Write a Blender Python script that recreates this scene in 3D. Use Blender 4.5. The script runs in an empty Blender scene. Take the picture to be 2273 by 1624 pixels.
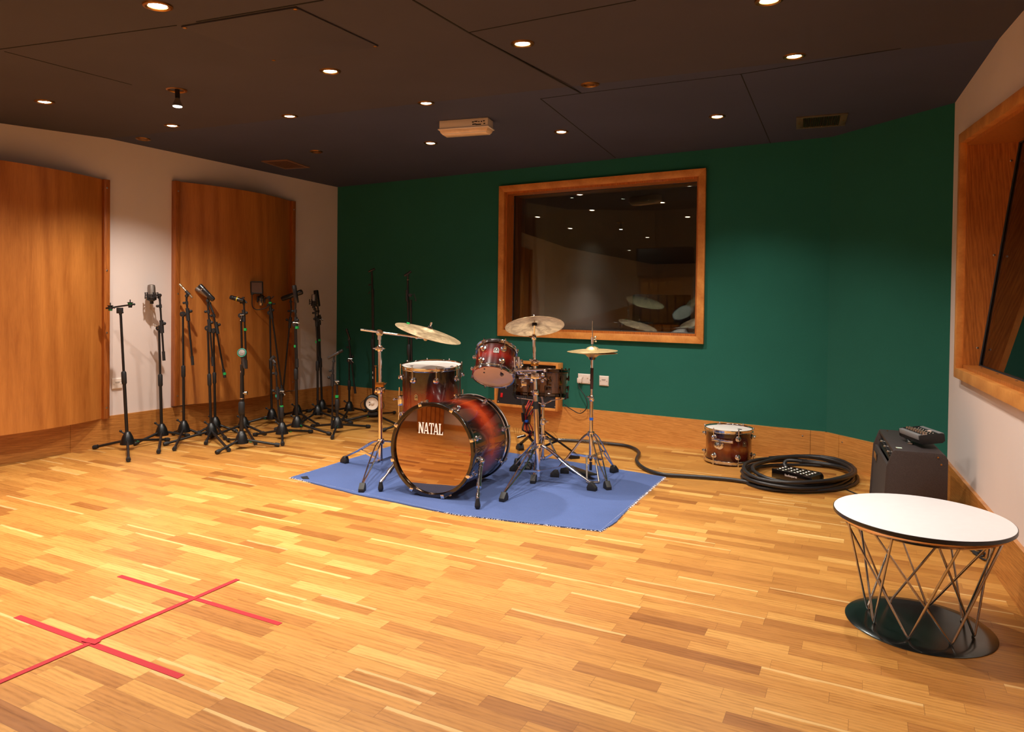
import bpy, bmesh, math, random
from mathutils import Vector, Matrix
random.seed(7)
V = Vector
PI = math.pi
S = bpy.context.scene
col = S.collection

# ------------------------------------------------------------------ camera, world, exposure
EYE = V((0, 0, 1.16))
F_PX, YAW, PITCH, ROLL, CY = 1549.0, -0.4701, 0.0162, 0.0117, 696.9
fwd = V((math.sin(YAW)*math.cos(PITCH), math.cos(YAW)*math.cos(PITCH), -math.sin(PITCH)))
_r = V((math.cos(YAW), -math.sin(YAW), 0)); _u = _r.cross(fwd)
rgt = _r*math.cos(ROLL) + _u*math.sin(ROLL)
upv = _u*math.cos(ROLL) - _r*math.sin(ROLL)
cd = bpy.data.cameras.new('camera'); cam = bpy.data.objects.new('camera', cd); col.objects.link(cam)
cam.matrix_world = Matrix(((rgt.x, upv.x, -fwd.x, EYE.x), (rgt.y, upv.y, -fwd.y, EYE.y), (rgt.z, upv.z, -fwd.z, EYE.z), (0, 0, 0, 1)))
cd.sensor_fit = 'HORIZONTAL'; cd.sensor_width = 36.0; cd.lens = F_PX/2273*36.0
cd.shift_y = -(812-CY)/2273; cd.clip_start = 0.05; cd.clip_end = 60
S.camera = cam
S.view_settings.view_transform = 'Standard'; S.view_settings.look = 'None'
S.view_settings.gamma = 1.0; S.view_settings.use_curve_mapping = False
S.view_settings.exposure = 0.0
w = bpy.data.worlds.new('world'); S.world = w; w.use_nodes = True
w.node_tree.nodes['Background'].inputs[0].default_value = (0.02, 0.02, 0.022, 1)

def ray(x, y): return (fwd*F_PX + rgt*(x-1136.5) - upv*(y-CY)).normalized()
def at_z(x, y, z=0.0):                       # where the sight line through a photo point meets a level surface
    d = ray(x, y); return EYE + d*((z-EYE.z)/d.z)
def at_plane(x, y, P, n):
    d = ray(x, y); return EYE + d*((V(P)-EYE).dot(n)/d.dot(n))
def at_depth(x, y, dist):                    # a point a given distance ahead of the eye
    h = V((fwd.x, fwd.y, 0)).normalized(); d = ray(x, y); return EYE + d*(dist/d.dot(h))
def facing(x, y, B, off=0.0):                # on the upright plane through B that faces the eye
    n = V((B[0], B[1], 0)).normalized(); return at_plane(x, y, V((B[0], B[1], 0)) + n*off, n)

# ------------------------------------------------------------------ mesh helpers
def frame_of(axis):
    a = V(axis).normalized()
    t = V((0, 0, 1)) if abs(a.z) < 0.9 else V((1, 0, 0))
    x = t.cross(a).normalized(); return x, a.cross(x), a
class MB:
    def __init__(s): s.v = []; s.f = []; s.m = []; s.mi = 0
    def quad(s, *p):
        i = len(s.v); s.v += [V(q) for q in p]; s.f.append(list(range(i, i+len(p)))); s.m.append(s.mi); return s
    def box(s, c, ex, ey=None, ez=None):     # half vectors or half sizes
        c = V(c)
        if ey is None: ex, ey, ez = V((ex[0], 0, 0)), V((0, ex[1], 0)), V((0, 0, ex[2]))
        ex, ey, ez = V(ex), V(ey), V(ez); i = len(s.v)
        for a in (-1, 1):
            for b in (-1, 1):
                for g in (-1, 1): s.v.append(c+ex*a+ey*b+ez*g)
        for q in ((0,1,3,2),(4,6,7,5),(0,4,5,1),(2,3,7,6),(0,2,6,4),(1,5,7,3)):
            s.f.append([i+k for k in q]); s.m.append(s.mi)
        return s
    def b2(s, x0, x1, y0, y1, z0, z1): return s.box(((x0+x1)/2, (y0+y1)/2, (z0+z1)/2), ((x1-x0)/2, (y1-y0)/2, (z1-z0)/2))
    def loft(s, rings, closed=False, caps=True):
        i = len(s.v); n = len(rings[0])
        for r in rings: s.v += [V(p) for p in r]
        R = len(rings)
        for a in range(R if closed else R-1):
            for k in range(n):
                p, q = i+a*n, i+((a+1) % R)*n
                s.f.append([p+k, p+(k+1) % n, q+(k+1) % n, q+k]); s.m.append(s.mi)
        if caps and not closed:
            s.f.append([i+k for k in range(n)][::-1]); s.m.append(s.mi)
            s.f.append([i+(R-1)*n+k for k in range(n)]); s.m.append(s.mi)
        return s
    def tube(s, pts, r, n=10, caps=True, closed=False):
        pts = [V(p) for p in pts]; N = len(pts); rr = r if isinstance(r, (list, tuple)) else [r]*N
        rings = []; x = None
        for k in range(N):
            if closed: t = (pts[(k+1) % N]-pts[k-1])
            else: t = pts[min(k+1, N-1)]-pts[max(k-1, 0)]
            t.normalize()
            if x is None: x, y, _ = frame_of(t)
            else:
                x = (x - t*x.dot(t)).normalized(); y = t.cross(x)
            rings.append([pts[k]+(x*math.cos(2*PI*j/n)+y*math.sin(2*PI*j/n))*rr[k] for j in range(n)])
        return s.loft(rings, closed, caps)
    def lathe(s, prof, o=(0, 0, 0), axis=(0, 0, 1), n=24, closed=False, caps=True):
        x, y, a = frame_of(axis); o = V(o)
        rings = [[o+a*h+(x*math.cos(2*PI*j/n)+y*math.sin(2*PI*j/n))*max(r, 1e-5) for j in range(n)] for r, h in prof]
        return s.loft(rings, closed, caps)
    def ring(s, o, axis, R, r, n=32, m=8, ry=None):
        ry = ry or r
        return s.lathe([(R+r*math.cos(2*PI*k/m), ry*math.sin(2*PI*k/m)) for k in range(m)], o, axis, n, closed=True)
    def ball(s, o, r, axis=(0, 0, 1), n=12, sq=1.0):
        return s.lathe([(r*math.sin(PI*k/8), -r*sq*math.cos(PI*k/8)) for k in range(9)], o, axis, n)
    def prism(s, poly, d):                   # polygon extruded by d
        d = V(d); i = len(s.v); n = len(poly); s.v += [V(p) for p in poly]+[V(p)+d for p in poly]
        s.f.append([i+k for k in range(n)][::-1]); s.m.append(s.mi); s.f.append([i+n+k for k in range(n)]); s.m.append(s.mi)
        for k in range(n): s.f.append([i+k, i+(k+1) % n, i+n+(k+1) % n, i+n+k]); s.m.append(s.mi)
        return s
ROOT = {}
def put(mb, name, mat, parent=None, local=False, bevel=0, sharp=38):
    me = bpy.data.meshes.new(name); vs = mb.v
    if parent is not None and not local:
        inv = ROOT[parent.name].inverted(); vs = [inv @ v for v in vs]
    me.from_pydata([tuple(v) for v in vs], [], mb.f)
    mats = mat if isinstance(mat, (list, tuple)) else [mat]
    for q in mats: me.materials.append(q)
    for p, k in zip(me.polygons, mb.m): p.material_index = k
    bm = bmesh.new(); bm.from_mesh(me); bmesh.ops.recalc_face_normals(bm, faces=bm.faces)
    if bevel:
        ed = [e for e in bm.edges if len(e.link_faces) == 2 and e.calc_face_angle(0) > 0.6]
        bmesh.ops.bevel(bm, geom=ed, offset=bevel, segments=2, affect='EDGES', profile=0.5)
    bm.to_mesh(me); bm.free()
    for p in me.polygons: p.use_smooth = True
    me.set_sharp_from_angle(angle=math.radians(sharp))
    o = bpy.data.objects.new(name, me); col.objects.link(o)
    if parent is not None: o.parent = parent; ROOT[o.name] = ROOT[parent.name]
    else: ROOT[o.name] = Matrix.Identity(4)
    return o
def tag(o, label, cat, group=None, kind=None):
    if label: o['label'] = label
    if cat: o['category'] = cat
    if group: o['group'] = group
    if kind: o['kind'] = kind
    return o
def thing(name, label, cat, loc=(0, 0, 0), rot=None, group=None):
    o = bpy.data.objects.new(name, None); col.objects.link(o); o.empty_display_size = 0.05
    m = Matrix.Translation(V(loc))
    if rot is not None: m = m @ rot.to_4x4()
    o.matrix_world = m; ROOT[o.name] = m.copy(); return tag(o, label, cat, group)
def struct(mb, name, mat, label=None, bevel=0):
    o = put(mb, name, mat, None, bevel=bevel); o['kind'] = 'structure'
    if label: o['label'] = label
    return o
def copy_thing(root, loc=None, label=None, rot=None):
    r = root.copy(); col.objects.link(r)
    if loc is not None:
        m = Matrix.Translation(V(loc))
        if rot is not None: m = m @ rot.to_4x4()
        r.matrix_world = m
    ROOT[r.name] = r.matrix_world.copy()
    if label: r['label'] = label
    for ch in list(root.children):
        c = ch.copy(); col.objects.link(c); c.parent = r
        for g in list(ch.children):
            d = g.copy(); col.objects.link(d); d.parent = c
    return r
def axis_rot(z, xhint=(1, 0, 0)):
    z = V(z).normalized(); x = V(xhint); x = (x - z*x.dot(z)).normalized(); y = z.cross(x)
    return Matrix(((x.x, y.x, z.x), (x.y, y.y, z.y), (x.z, y.z, z.z)))

# ------------------------------------------------------------------ materials
def s2l(c): return tuple(((v/255)/12.92 if v/255 <= 0.04045 else ((v/255+0.055)/1.055)**2.4) for v in c)
class NT:
    def __init__(s, name):
        s.mat = bpy.data.materials.new(name); s.mat.use_nodes = True
        s.t = s.mat.node_tree; s.b = s.t.nodes['Principled BSDF']
    def n(s, ty, **kw):
        x = s.t.nodes.new(ty)
        for k, v in kw.items(): setattr(x, k, v)
        return x
    def l(s, a, b): s.t.links.new(a, b)
    def math(s, op, a, b=None, c=None):
        x = s.n('ShaderNodeMath', operation=op)
        for k, q in enumerate((a, b, c)):
            if q is None: continue
            if isinstance(q, (int, float)): x.inputs[k].default_value = q
            else: s.l(q, x.inputs[k])
        return x.outputs[0]
    def mix(s, f, a, b, blend='MIX'):
        x = s.n('ShaderNodeMix', data_type='RGBA', blend_type=blend)
        for k, q in ((0, f), (6, a), (7, b)):
            if isinstance(q, (int, float)): x.inputs[k].default_value = q
            elif isinstance(q, tuple): x.inputs[k].default_value = (*q[:3], 1)
            else: s.l(q, x.inputs[k])
        return x.outputs[2]
    def ramp(s, f, stops):
        x = s.n('ShaderNodeValToRGB'); e = x.color_ramp.elements
        while len(e) < len(stops): e.new(0.5)
        for k, (p, c) in enumerate(stops): e[k].position = p; e[k].color = (*c, 1)
        s.l(f, x.inputs[0]); return x.outputs[0]
    def coord(s, scale=(1, 1, 1), which='Object'):
        t = s.n('ShaderNodeTexCoord'); m = s.n('ShaderNodeMapping'); m.inputs['Scale'].default_value = scale
        s.l(t.outputs[which], m.inputs[0]); return m.outputs[0]
    def noise(s, vec, scale, detail=3, rough=0.5, dist=0.0):
        x = s.n('ShaderNodeTexNoise'); x.inputs['Scale'].default_value = scale; x.inputs['Detail'].default_value = detail
        x.inputs['Roughness'].default_value = rough; x.inputs['Distortion'].default_value = dist
        s.l(vec, x.inputs['Vector']); return x.outputs[0]
    def bump(s, h, strength=0.2, dist=0.002):
        x = s.n('ShaderNodeBump'); x.inputs['Strength'].default_value = strength; x.inputs['Distance'].default_value = dist
        s.l(h, x.inputs['Height']); s.l(x.outputs[0], s.b.inputs['Normal'])
def mat(name, rgb, rough=0.5, metal=0.0, var=0.0, vscale=8, bump=0, coat=0, spec=0.5, lin=False, vs=(1, 1, 1)):
    t = NT(name); c = rgb if lin else s2l(rgb); b = t.b
    b.inputs['Base Color'].default_value = (*c, 1); b.inputs['Roughness'].default_value = rough
    b.inputs['Metallic'].default_value = metal; b.inputs['Specular IOR Level'].default_value = spec
    b.inputs['Coat Weight'].default_value = coat; b.inputs['Coat Roughness'].default_value = 0.04
    if var or bump:
        nz = t.noise(t.coord(vs), vscale, 4, 0.6)
        if var:
            lo = tuple(v*(1-var) for v in c); hi = tuple(min(1, v*(1+var)) for v in c)
            t.l(t.ramp(nz, [(0.3, lo), (0.7, hi)]), b.inputs['Base Color'])
        if bump: t.bump(nz, bump, 0.002)
    return t.mat
def wood(name, dark, light, stretch, rough=0.35, fig=6.0, coat=0.15, big=0.6):
    """veneer: fine streaks along the long direction plus slow cathedral figure"""
    t = NT(name); v = t.coord(stretch)
    a = t.noise(v, 9.0, 5, 0.62, 0.4); g = t.noise(v, 55.0, 3, 0.6)
    wv = t.n('ShaderNodeTexWave', wave_type='BANDS', bands_direction='DIAGONAL'); wv.inputs['Scale'].default_value = fig
    wv.inputs['Distortion'].default_value = 9.0; wv.inputs['Detail'].default_value = 2; wv.inputs['Detail Scale'].default_value = 0.8
    t.l(v, wv.inputs['Vector'])
    f = t.math('ADD', t.math('MULTIPLY', a, big), t.math('ADD', t.math('MULTIPLY', g, 0.3), t.math('MULTIPLY', wv.outputs['Fac'], 0.16)))
    t.l(t.ramp(f, [(0.3, s2l(dark)), (0.72, s2l(light))]), t.b.inputs['Base Color'])
    t.b.inputs['Roughness'].default_value = rough; t.b.inputs['Coat Weight'].default_value = coat; t.b.inputs['Coat Roughness'].default_value = 0.15
    t.bump(g, 0.08, 0.0008); return t.mat
def emit(name, rgb, e, lin=True):
    t = NT(name); t.b.inputs['Base Color'].default_value = (*rgb, 1); t.b.inputs['Emission Color'].default_value = (*rgb, 1)
    t.b.inputs['Emission Strength'].default_value = e; return t.mat
def floor_mat():
    t = NT('oak_strip_floor'); tc = t.n('ShaderNodeTexCoord'); sp = t.n('ShaderNodeSeparateXYZ'); t.l(tc.outputs['Object'], sp.inputs[0])
    X, Y = sp.outputs[0], sp.outputs[1]
    row = t.math('FLOOR', t.math('DIVIDE', Y, 0.062))
    wn = t.n('ShaderNodeTexWhiteNoise', noise_dimensions='1D'); t.l(row, wn.inputs['W']); rnd = wn.outputs['Value']
    ln = t.math('ADD', 0.24, t.math('MULTIPLY', rnd, 0.24))
    xo = t.math('DIVIDE', t.math('ADD', X, t.math('MULTIPLY', rnd, 37.3)), ln)
    cell = t.math('FLOOR', xo)
    cb = t.n('ShaderNodeCombineXYZ'); t.l(cell, cb.inputs[0]); t.l(row, cb.inputs[1])
    w2 = t.n('ShaderNodeTexWhiteNoise', noise_dimensions='2D'); t.l(cb.outputs[0], w2.inputs['Vector'])
    sc = t.n('ShaderNodeSeparateColor'); t.l(w2.outputs['Color'], sc.inputs[0]); r1, r2, r3 = sc.outputs[0], sc.outputs[1], sc.outputs[2]
    # grain shifted for each strip
    gx = t.n('ShaderNodeCombineXYZ')
    t.l(t.math('ADD', t.math('MULTIPLY', X, 1.3), t.math('MULTIPLY', r2, 40.0)), gx.inputs[0])
    t.l(t.math('ADD', t.math('MULTIPLY', Y, 11.0), t.math('MULTIPLY', r3, 40.0)), gx.inputs[1])
    g = t.noise(gx.outputs[0], 3.0, 6, 0.68, 0.9); g2 = t.noise(gx.outputs[0], 14.0, 3, 0.6, 0.3)
    wv = t.n('ShaderNodeTexWave', wave_type='BANDS', bands_direction='Y'); wv.inputs['Scale'].default_value = 1.6
    wv.inputs['Distortion'].default_value = 7.0; wv.inputs['Detail'].default_value = 2.5; wv.inputs['Detail Scale'].default_value = 0.7; t.l(gx.outputs[0], wv.inputs['Vector'])
    base = t.ramp(r1, [(0.0, s2l((148, 94, 42))), (0.10, s2l((174, 118, 56))), (0.5, s2l((192, 136, 66))), (0.90, s2l((202, 148, 76))), (1.0, s2l((218, 172, 98)))])
    k = t.math('ADD', t.math('MULTIPLY', g, 0.55), t.math('ADD', t.math('MULTIPLY', wv.outputs['Fac'], 0.12), t.math('MULTIPLY', g2, 0.34)))
    shade = t.ramp(k, [(0.30, (0.60, 0.52, 0.44)), (0.50, (0.93, 0.90, 0.87)), (0.72, (1.10, 1.08, 1.04))])
    c1 = t.mix(1.0, base, shade, 'MULTIPLY')
    # pale sapwood streaks in a few strips
    fy0 = t.math('FRACT', t.math('DIVIDE', Y, 0.062))
    st = t.math('ADD', fy0, t.math('MULTIPLY', t.math('SUBTRACT', g, 0.5), 0.5))
    stf = t.math('MULTIPLY', t.math('GREATER_THAN', r3, 0.88), t.ramp(st, [(0.74, (0, 0, 0)), (0.82, (1, 1, 1))]))
    c2 = t.mix(t.math('MULTIPLY', stf, 0.42), c1, s2l((244, 212, 146)))
    # joints
    fy = t.math('FRACT', t.math('DIVIDE', Y, 0.062)); fx = t.math('FRACT', xo)
    ed = t.math('MAXIMUM', t.math('GREATER_THAN', t.math('ABSOLUTE', t.math('SUBTRACT', fy, 0.5)), 0.488), t.math('GREATER_THAN', t.math('ABSOLUTE', t.math('SUBTRACT', fx, 0.5)), 0.4972))
    c3 = t.mix(t.math('MULTIPLY', ed, 0.38), c2, s2l((95, 52, 22)))
    t.l(c3, t.b.inputs['Base Color']); t.b.inputs['Roughness'].default_value = 0.36
    t.l(t.math('ADD', 0.27, t.math('MULTIPLY', g, 0.2)), t.b.inputs['Roughness'])
    t.bump(t.math('SUBTRACT', t.math('MULTIPLY', g2, 0.3), ed), 0.12, 0.001)
    return t.mat
def burst_mat(name, half, lo=(14, 7, 6), mid=(120, 26, 12), hot=(176, 66, 28), axis=2, inner=0.30, outer=0.92, shift=0.0, expo=1.0):
    """sunburst lacquer: nearly black at the rims, red brown around the middle of the shell"""
    t = NT(name); tc = t.n('ShaderNodeTexCoord'); sp = t.n('ShaderNodeSeparateXYZ'); t.l(tc.outputs['Object'], sp.inputs[0])
    mp = t.n('ShaderNodeMapping'); mp.inputs['Scale'].default_value = (1, 1, 0.35); t.l(tc.outputs['Object'], mp.inputs[0])
    nz = t.noise(mp.outputs[0], 9, 4, 0.6, 1.2)
    f = t.math('ABSOLUTE', t.math('DIVIDE', t.math('SUBTRACT', sp.outputs[axis], shift), half))
    f = t.math('ADD', f, t.math('MULTIPLY', t.math('SUBTRACT', nz, 0.5), 0.45))
    c = t.ramp(f, [(0.0, s2l(hot)), (inner, s2l(mid)), (inner+(outer-inner)*0.55, s2l((52, 12, 9))), (outer, s2l(lo))])
    g = t.noise(mp.outputs[0], 40, 3, 0.6); c = t.mix(0.35, c, t.mix(1.0, c, t.ramp(g, [(0.3, (0.5, 0.4, 0.4)), (0.7, (1.25, 1.2, 1.15))]), 'MULTIPLY'))
    t.l(c, t.b.inputs['Base Color']); t.b.inputs['Roughness'].default_value = 0.22
    t.b.inputs['Coat Weight'].default_value = 1.0; t.b.inputs['Coat Roughness'].default_value = 0.03; return t.mat
def glass_mat(name='window_glass', tint=(0.86, 0.9, 0.88)):
    t = NT(name); t.t.nodes.remove(t.b); out = t.t.nodes['Material Output']
    tr = t.n('ShaderNodeBsdfTransparent'); tr.inputs[0].default_value = (*tint, 1)
    gl = t.n('ShaderNodeBsdfGlossy'); gl.inputs['Roughness'].default_value = 0.0; fr = t.n('ShaderNodeFresnel'); fr.inputs[0].default_value = 1.75
    mx = t.n('ShaderNodeMixShader'); t.l(fr.outputs[0], mx.inputs[0]); t.l(tr.outputs[0], mx.inputs[1]); t.l(gl.outputs[0], mx.inputs[2]); t.l(mx.outputs[0], out.inputs[0])
    return t.mat
def plaster(name, rgb, var=0.05, rough=0.8, sc=1.4):
    t = NT(name); c = s2l(rgb); v = t.coord((1, 1, 1)); a = t.noise(v, sc, 4, 0.6); f = t.noise(v, 160, 2, 0.5)
    t.l(t.ramp(a, [(0.3, tuple(x*(1-var) for x in c)), (0.7, tuple(min(1, x*(1+var)) for x in c))]), t.b.inputs['Base Color'])
    t.b.inputs['Roughness'].default_value = rough; t.bump(f, 0.12, 0.0015); return t.mat
def cloth(name, rgb, var=0.12, rough=0.95, fine=260):
    t = NT(name); c = s2l(rgb); v = t.coord((1, 1, 1)); f = t.noise(v, fine, 2, 0.7); a = t.noise(v, 3, 3, 0.6)
    k = t.math('ADD', t.math('MULTIPLY', f, 0.6), t.math('MULTIPLY', a, 0.4))
    t.l(t.ramp(k, [(0.3, tuple(x*(1-var) for x in c)), (0.7, tuple(min(1, x*(1+var)) for x in c))]), t.b.inputs['Base Color'])
    t.b.inputs['Roughness'].default_value = rough; t.b.inputs['Sheen Weight'].default_value = 0.15; t.b.inputs['Specular IOR Level'].default_value = 0.2
    t.bump(f, 0.4, 0.002); return t.mat
MAT = {}
MAT['floor'] = floor_mat()
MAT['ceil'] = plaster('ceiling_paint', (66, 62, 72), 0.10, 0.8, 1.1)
MAT['ceil_far'] = plaster('ceiling_far_light_tint', (60, 64, 88), 0.10, 0.8, 1.1)  # same ceiling, bluer: the light past the fold put into the colour
MAT['seam'] = mat('dark_gap', (14, 12, 12), 0.9)
MAT['white'] = plaster('white_wall_paint', (226, 212, 206), 0.03)
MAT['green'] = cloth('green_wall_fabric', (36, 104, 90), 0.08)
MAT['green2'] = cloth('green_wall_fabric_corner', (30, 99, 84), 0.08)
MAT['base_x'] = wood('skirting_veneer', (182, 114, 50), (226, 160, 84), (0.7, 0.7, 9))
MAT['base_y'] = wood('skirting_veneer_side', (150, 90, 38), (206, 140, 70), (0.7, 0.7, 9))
MAT['panel'] = wood('panel_veneer', (154, 88, 32), (194, 124, 56), (2.6, 2.6, 0.22), 0.42, 1.2)
MAT['batten'] = wood('batten_wood', (130, 66, 24), (186, 110, 46), (8, 8, 0.5), 0.4)
MAT['frame'] = wood('window_frame_wood', (194, 118, 50), (230, 158, 80), (1.2, 1.2, 1.2), 0.38, 2.0)
MAT['frame_dark'] = wood('window_reveal_wood', (150, 78, 26), (204, 122, 50), (6, 6, 0.6), 0.35)
MAT['glass'] = glass_mat()
MAT['chrome'] = mat('chrome', (232, 232, 235), 0.09, 1.0)
MAT['nickel'] = mat('black_nickel', (96, 84, 74), 0.12, 1.0)
MAT['steel'] = mat('brushed_steel', (188, 182, 174), 0.26, 1.0)
MAT['brass'] = mat('aged_brass', (168, 120, 62), 0.3, 1.0)
MAT['black'] = mat('black_powder_coat', (20, 19, 20), 0.42, 0.0, spec=0.5)
MAT['rubber'] = mat('black_rubber', (26, 26, 28), 0.6)
MAT['plastic'] = mat('black_plastic', (17, 17, 18), 0.35)
MAT['green_tape'] = mat('green_tape', (28, 168, 82), 0.5)
MAT['teal_tape'] = mat('teal_tape', (20, 150, 128), 0.5)
MAT['white_plastic'] = mat('white_plastic', (232, 218, 206), 0.35)
MAT['red_plastic'] = mat('red_switch', (210, 24, 30), 0.3)
MAT['red_cable'] = mat('red_cable', (190, 34, 26), 0.45)
MAT['blue_tape'] = mat('blue_tape', (30, 100, 210), 0.5)
MAT['screw'] = mat('screw_metal', (190, 186, 180), 0.3, 1.0)
MAT['lamp'] = emit('lamp_glow', (1.0, 0.9, 0.78), 26.0)
MAT['lens_off'] = mat('dark_lamp_glass', (120, 76, 44), 0.15, 0.4)
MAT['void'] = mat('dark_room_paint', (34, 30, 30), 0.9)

# ------------------------------------------------------------------ the room
HC, HB = 2.4045, 0.235
C0, B2, R0 = V((-5.1935, 5.9668, 0)), V((-0.2498, 5.6406, 0)), V((0.4558, 5.0031, 0))
dL = -V((math.sin(0.0419), math.cos(0.0419), 0)); dR = -V((math.sin(-0.0617), math.cos(-0.0617), 0))
nL = V((-dL.y, dL.x, 0)); nR = V((dR.y, -dR.x, 0))             # both point into the room
dB = (B2-C0).normalized(); nB = V((dB.y, -dB.x, 0)); dC = (R0-B2).normalized(); nC = V((dC.y, -dC.x, 0))
UP = V((0, 0, 1))
REAR = -3.4
L_END = C0 + dL*((REAR-C0.y)/dL.y); R_END = R0 + dR*((REAR-R0.y)/dR.y)
def on_left(x, y): return at_plane(x, y, C0, nL)
def on_right(x, y, off=0): return at_plane(x, y, R0+nR*off, nR)
def on_back(x, y, off=0): return at_plane(x, y, C0+nB*off, nB)

struct(MB().b2(-6.2, 1.6, REAR-0.3, 6.6, -0.08, 0), 'floor', MAT['floor'], 'oak strip floor with a warm lacquer')
# ceiling: level over the far strip, falling gently towards the viewer in front of the fold
FA, FB = V((-5.30, 3.44, HC)), V((0.53, 3.90, HC))
SL = 0.07
def ceil_z(x, y):
    yf = FA.y + (x-FA.x)*(FB.y-FA.y)/(FB.x-FA.x)
    return HC if y > yf else HC - SL*min(yf-y, 2.6)
cm = MB()
ext = lambda p, q, x: V((x, p.y+(x-p.x)*(q.y-p.y)/(q.x-p.x), HC))
a, b = ext(FA, FB, -6.2), ext(FA, FB, 1.6)
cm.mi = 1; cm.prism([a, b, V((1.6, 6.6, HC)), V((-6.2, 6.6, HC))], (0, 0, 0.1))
cm.mi = 0
a2, b2 = a+V((0, -2.6, -SL*2.6)), b+V((0, -2.6, -SL*2.6))
cm.prism([a, b, b2, a2], (0, 0, 0.1)); zr = HC-SL*2.6
cm.prism([a2, b2, V((1.6, REAR-0.3, zr)), V((-6.2, REAR-0.3, zr))], (0, 0, 0.1))
ceiling = struct(cm, 'ceiling', [MAT['ceil'], MAT['ceil_far']], 'dark painted ceiling of large boards')
def on_ceil(x, y, drop=0.0):
    p = at_z(x, y, HC-drop)
    for _ in range(12): p = at_z(x, y, ceil_z(p.x, p.y)-drop)
    return p
def seam(pts, w):
    s = MB(); ps = [on_ceil(*p) for p in pts]
    for p, q in zip(ps, ps[1:]):
        d = (q-p).normalized(); n = d.cross(UP).normalized()
        s.box((p+q)/2+V((0, 0, -0.0002)), d*(q-p).length/2, n*w/2, UP*0.0015)
    put(s, 'board_joint', MAT['seam'], ceiling)
for pts, wd in (([(0, 109), (392, 56)], 0.004), ([(436, 48), (717, 0)], 0.007), ([(10, 114), (293, 188)], 0.003), ([(917, 0), (1040, 72), (1290, 207)], 0.008),
                ([(1040, 72), (1412, 0)], 0.005), ([(1200, 219), (1366, 350)], 0.005), ([(1645, 165), (1712, 322)], 0.005), ([(1200, 219), (1290, 207), (1645, 164), (2000, 107)], 0.004)):
    seam(pts, wd)

def wall_slab(P, d, n, L, z0, z1, mb, s0=0.0, th=0.12):       # n points into the room
    c = P + d*(s0+(L-s0)/2) - n*(th/2); mb.box(c+UP*((z0+z1)/2), d*((L-s0)/2), n*(th/2), UP*((z1-z0)/2))
ZT = HC+0.03
m = MB(); LL = (L_END-C0).length; wall_slab(C0, dL, nL, LL+0.1, 0, ZT, m, -0.12); struct(m, 'wall_left', MAT['white'], 'white wall on the left carrying the curved wooden panels')
# back wall with window opening
LBk = (B2-C0).length
W1 = dict(s0=2.100, s1=4.042, z0=0.848, z1=2.253)              # outer edge of the architrave
FW = 0.058
o0, o1, oz0, oz1 = W1['s0']+FW, W1['s1']-FW, W1['z0']+FW, W1['z1']-FW
m = MB()
for s0_, s1_, z0_, z1_ in ((-0.1, o0, 0, ZT), (o1, LBk, 0, ZT), (o0, o1, 0, oz0), (o0, o1, oz1, ZT)): wall_slab(C0, dB, nB, s1_, z0_, z1_, m, s0_)
struct(m, 'wall_back', MAT['green'], 'green fabric covered back wall')
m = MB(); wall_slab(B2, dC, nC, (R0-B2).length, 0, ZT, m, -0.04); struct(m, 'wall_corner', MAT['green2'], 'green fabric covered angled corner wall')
# right wall with window opening (the top of the frame falls with the ceiling)
RA, RB, RC, RD = on_right(2143, 299), on_right(2134, 830), on_right(2273, 220), on_right(2273, 914)
rs0 = (RA-R0).dot(dR); rsl = (RC.z-RA.z)/((RC-R0).dot(dR)-rs0); rz0 = (RB.z+RD.z)/2
rs0 = ((RA-R0).dot(dR)+(RB-R0).dot(dR))/2; rs1 = rs0+2.6; LR = (R_END-R0).length
rtop = lambda s: RA.z+rsl*0.8*(s-rs0)
FR = 0.055
m = MB(); p0, p1 = rs0+FR, rs1-FR
wall_slab(R0, dR, nR, p0, 0, ZT, m, -0.05); wall_slab(R0, dR, nR, LR+0.1, 0, ZT, m, p1); wall_slab(R0, dR, nR, p1, 0, rz0+FR, m, p0)
q = lambda s, z, n=0.0: R0+dR*s+UP*z+nR*n
m.prism([q(p0, ZT), q(p1, ZT), q(p1, rtop(p1)-FR), q(p0, rtop(p0)-FR)], -nR*0.12)
struct(m, 'wall_right', MAT['white'], 'white wall on the right with a large window')
m = MB().b2(-6.2, 1.6, REAR-0.15, REAR, 0, ZT); struct(m, 'wall_rear', MAT['white'], 'white wall behind the viewer')

class Each(list):                                              # a list of small like pieces, each to become a part of its own
    def lathe(s, *a, **k): s.append(MB().lathe(*a, **k)); return s
    def box(s, *a, **k): s.append(MB().box(*a, **k)); return s
    def ball(s, *a, **k): s.append(MB().ball(*a, **k)); return s
    def tube(s, *a, **k): s.append(MB().tube(*a, **k)); return s
def screw(mb, P, n, r=0.0055): mb.lathe([(r, 0), (r, 0.0015), (r*0.6, 0.0028)], P, n, 10)
def puts(each, name, m_, parent, bevel=0): return [put(e, name, m_, parent, bevel=bevel) for e in each]
def skirting(name, P, d, n, L, mt, joints, screws, label):
    m = MB(); cuts = [-0.0]+joints+[L]
    for a_, b_ in zip(cuts, cuts[1:]):
        m.box(P+d*((a_+b_)/2)+n*0.009+UP*(HB/2), d*((b_-a_)/2-0.0012), n*0.009, UP*(HB/2))
    o = struct(m, name, mt, label)
    k = Each()
    for s_, z_ in screws: screw(k, P+d*s_+n*0.018+UP*z_, n)
    puts(k, 'screw', MAT['screw'], o)
    return o
jl = (on_left(153, 970)-C0).dot(dL); jr = (on_right(2161, 1120)-R0).dot(dR)
jb = (on_back(1800, 950)-C0).dot(dB)
skirting('baseboard_left', C0, dL, nL, LL, MAT['base_y'], [jl, jl+2.4, jl+4.8], [(0.15, .19), (1.9, .19)], 'tall wooden skirting of the left wall')
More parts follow.
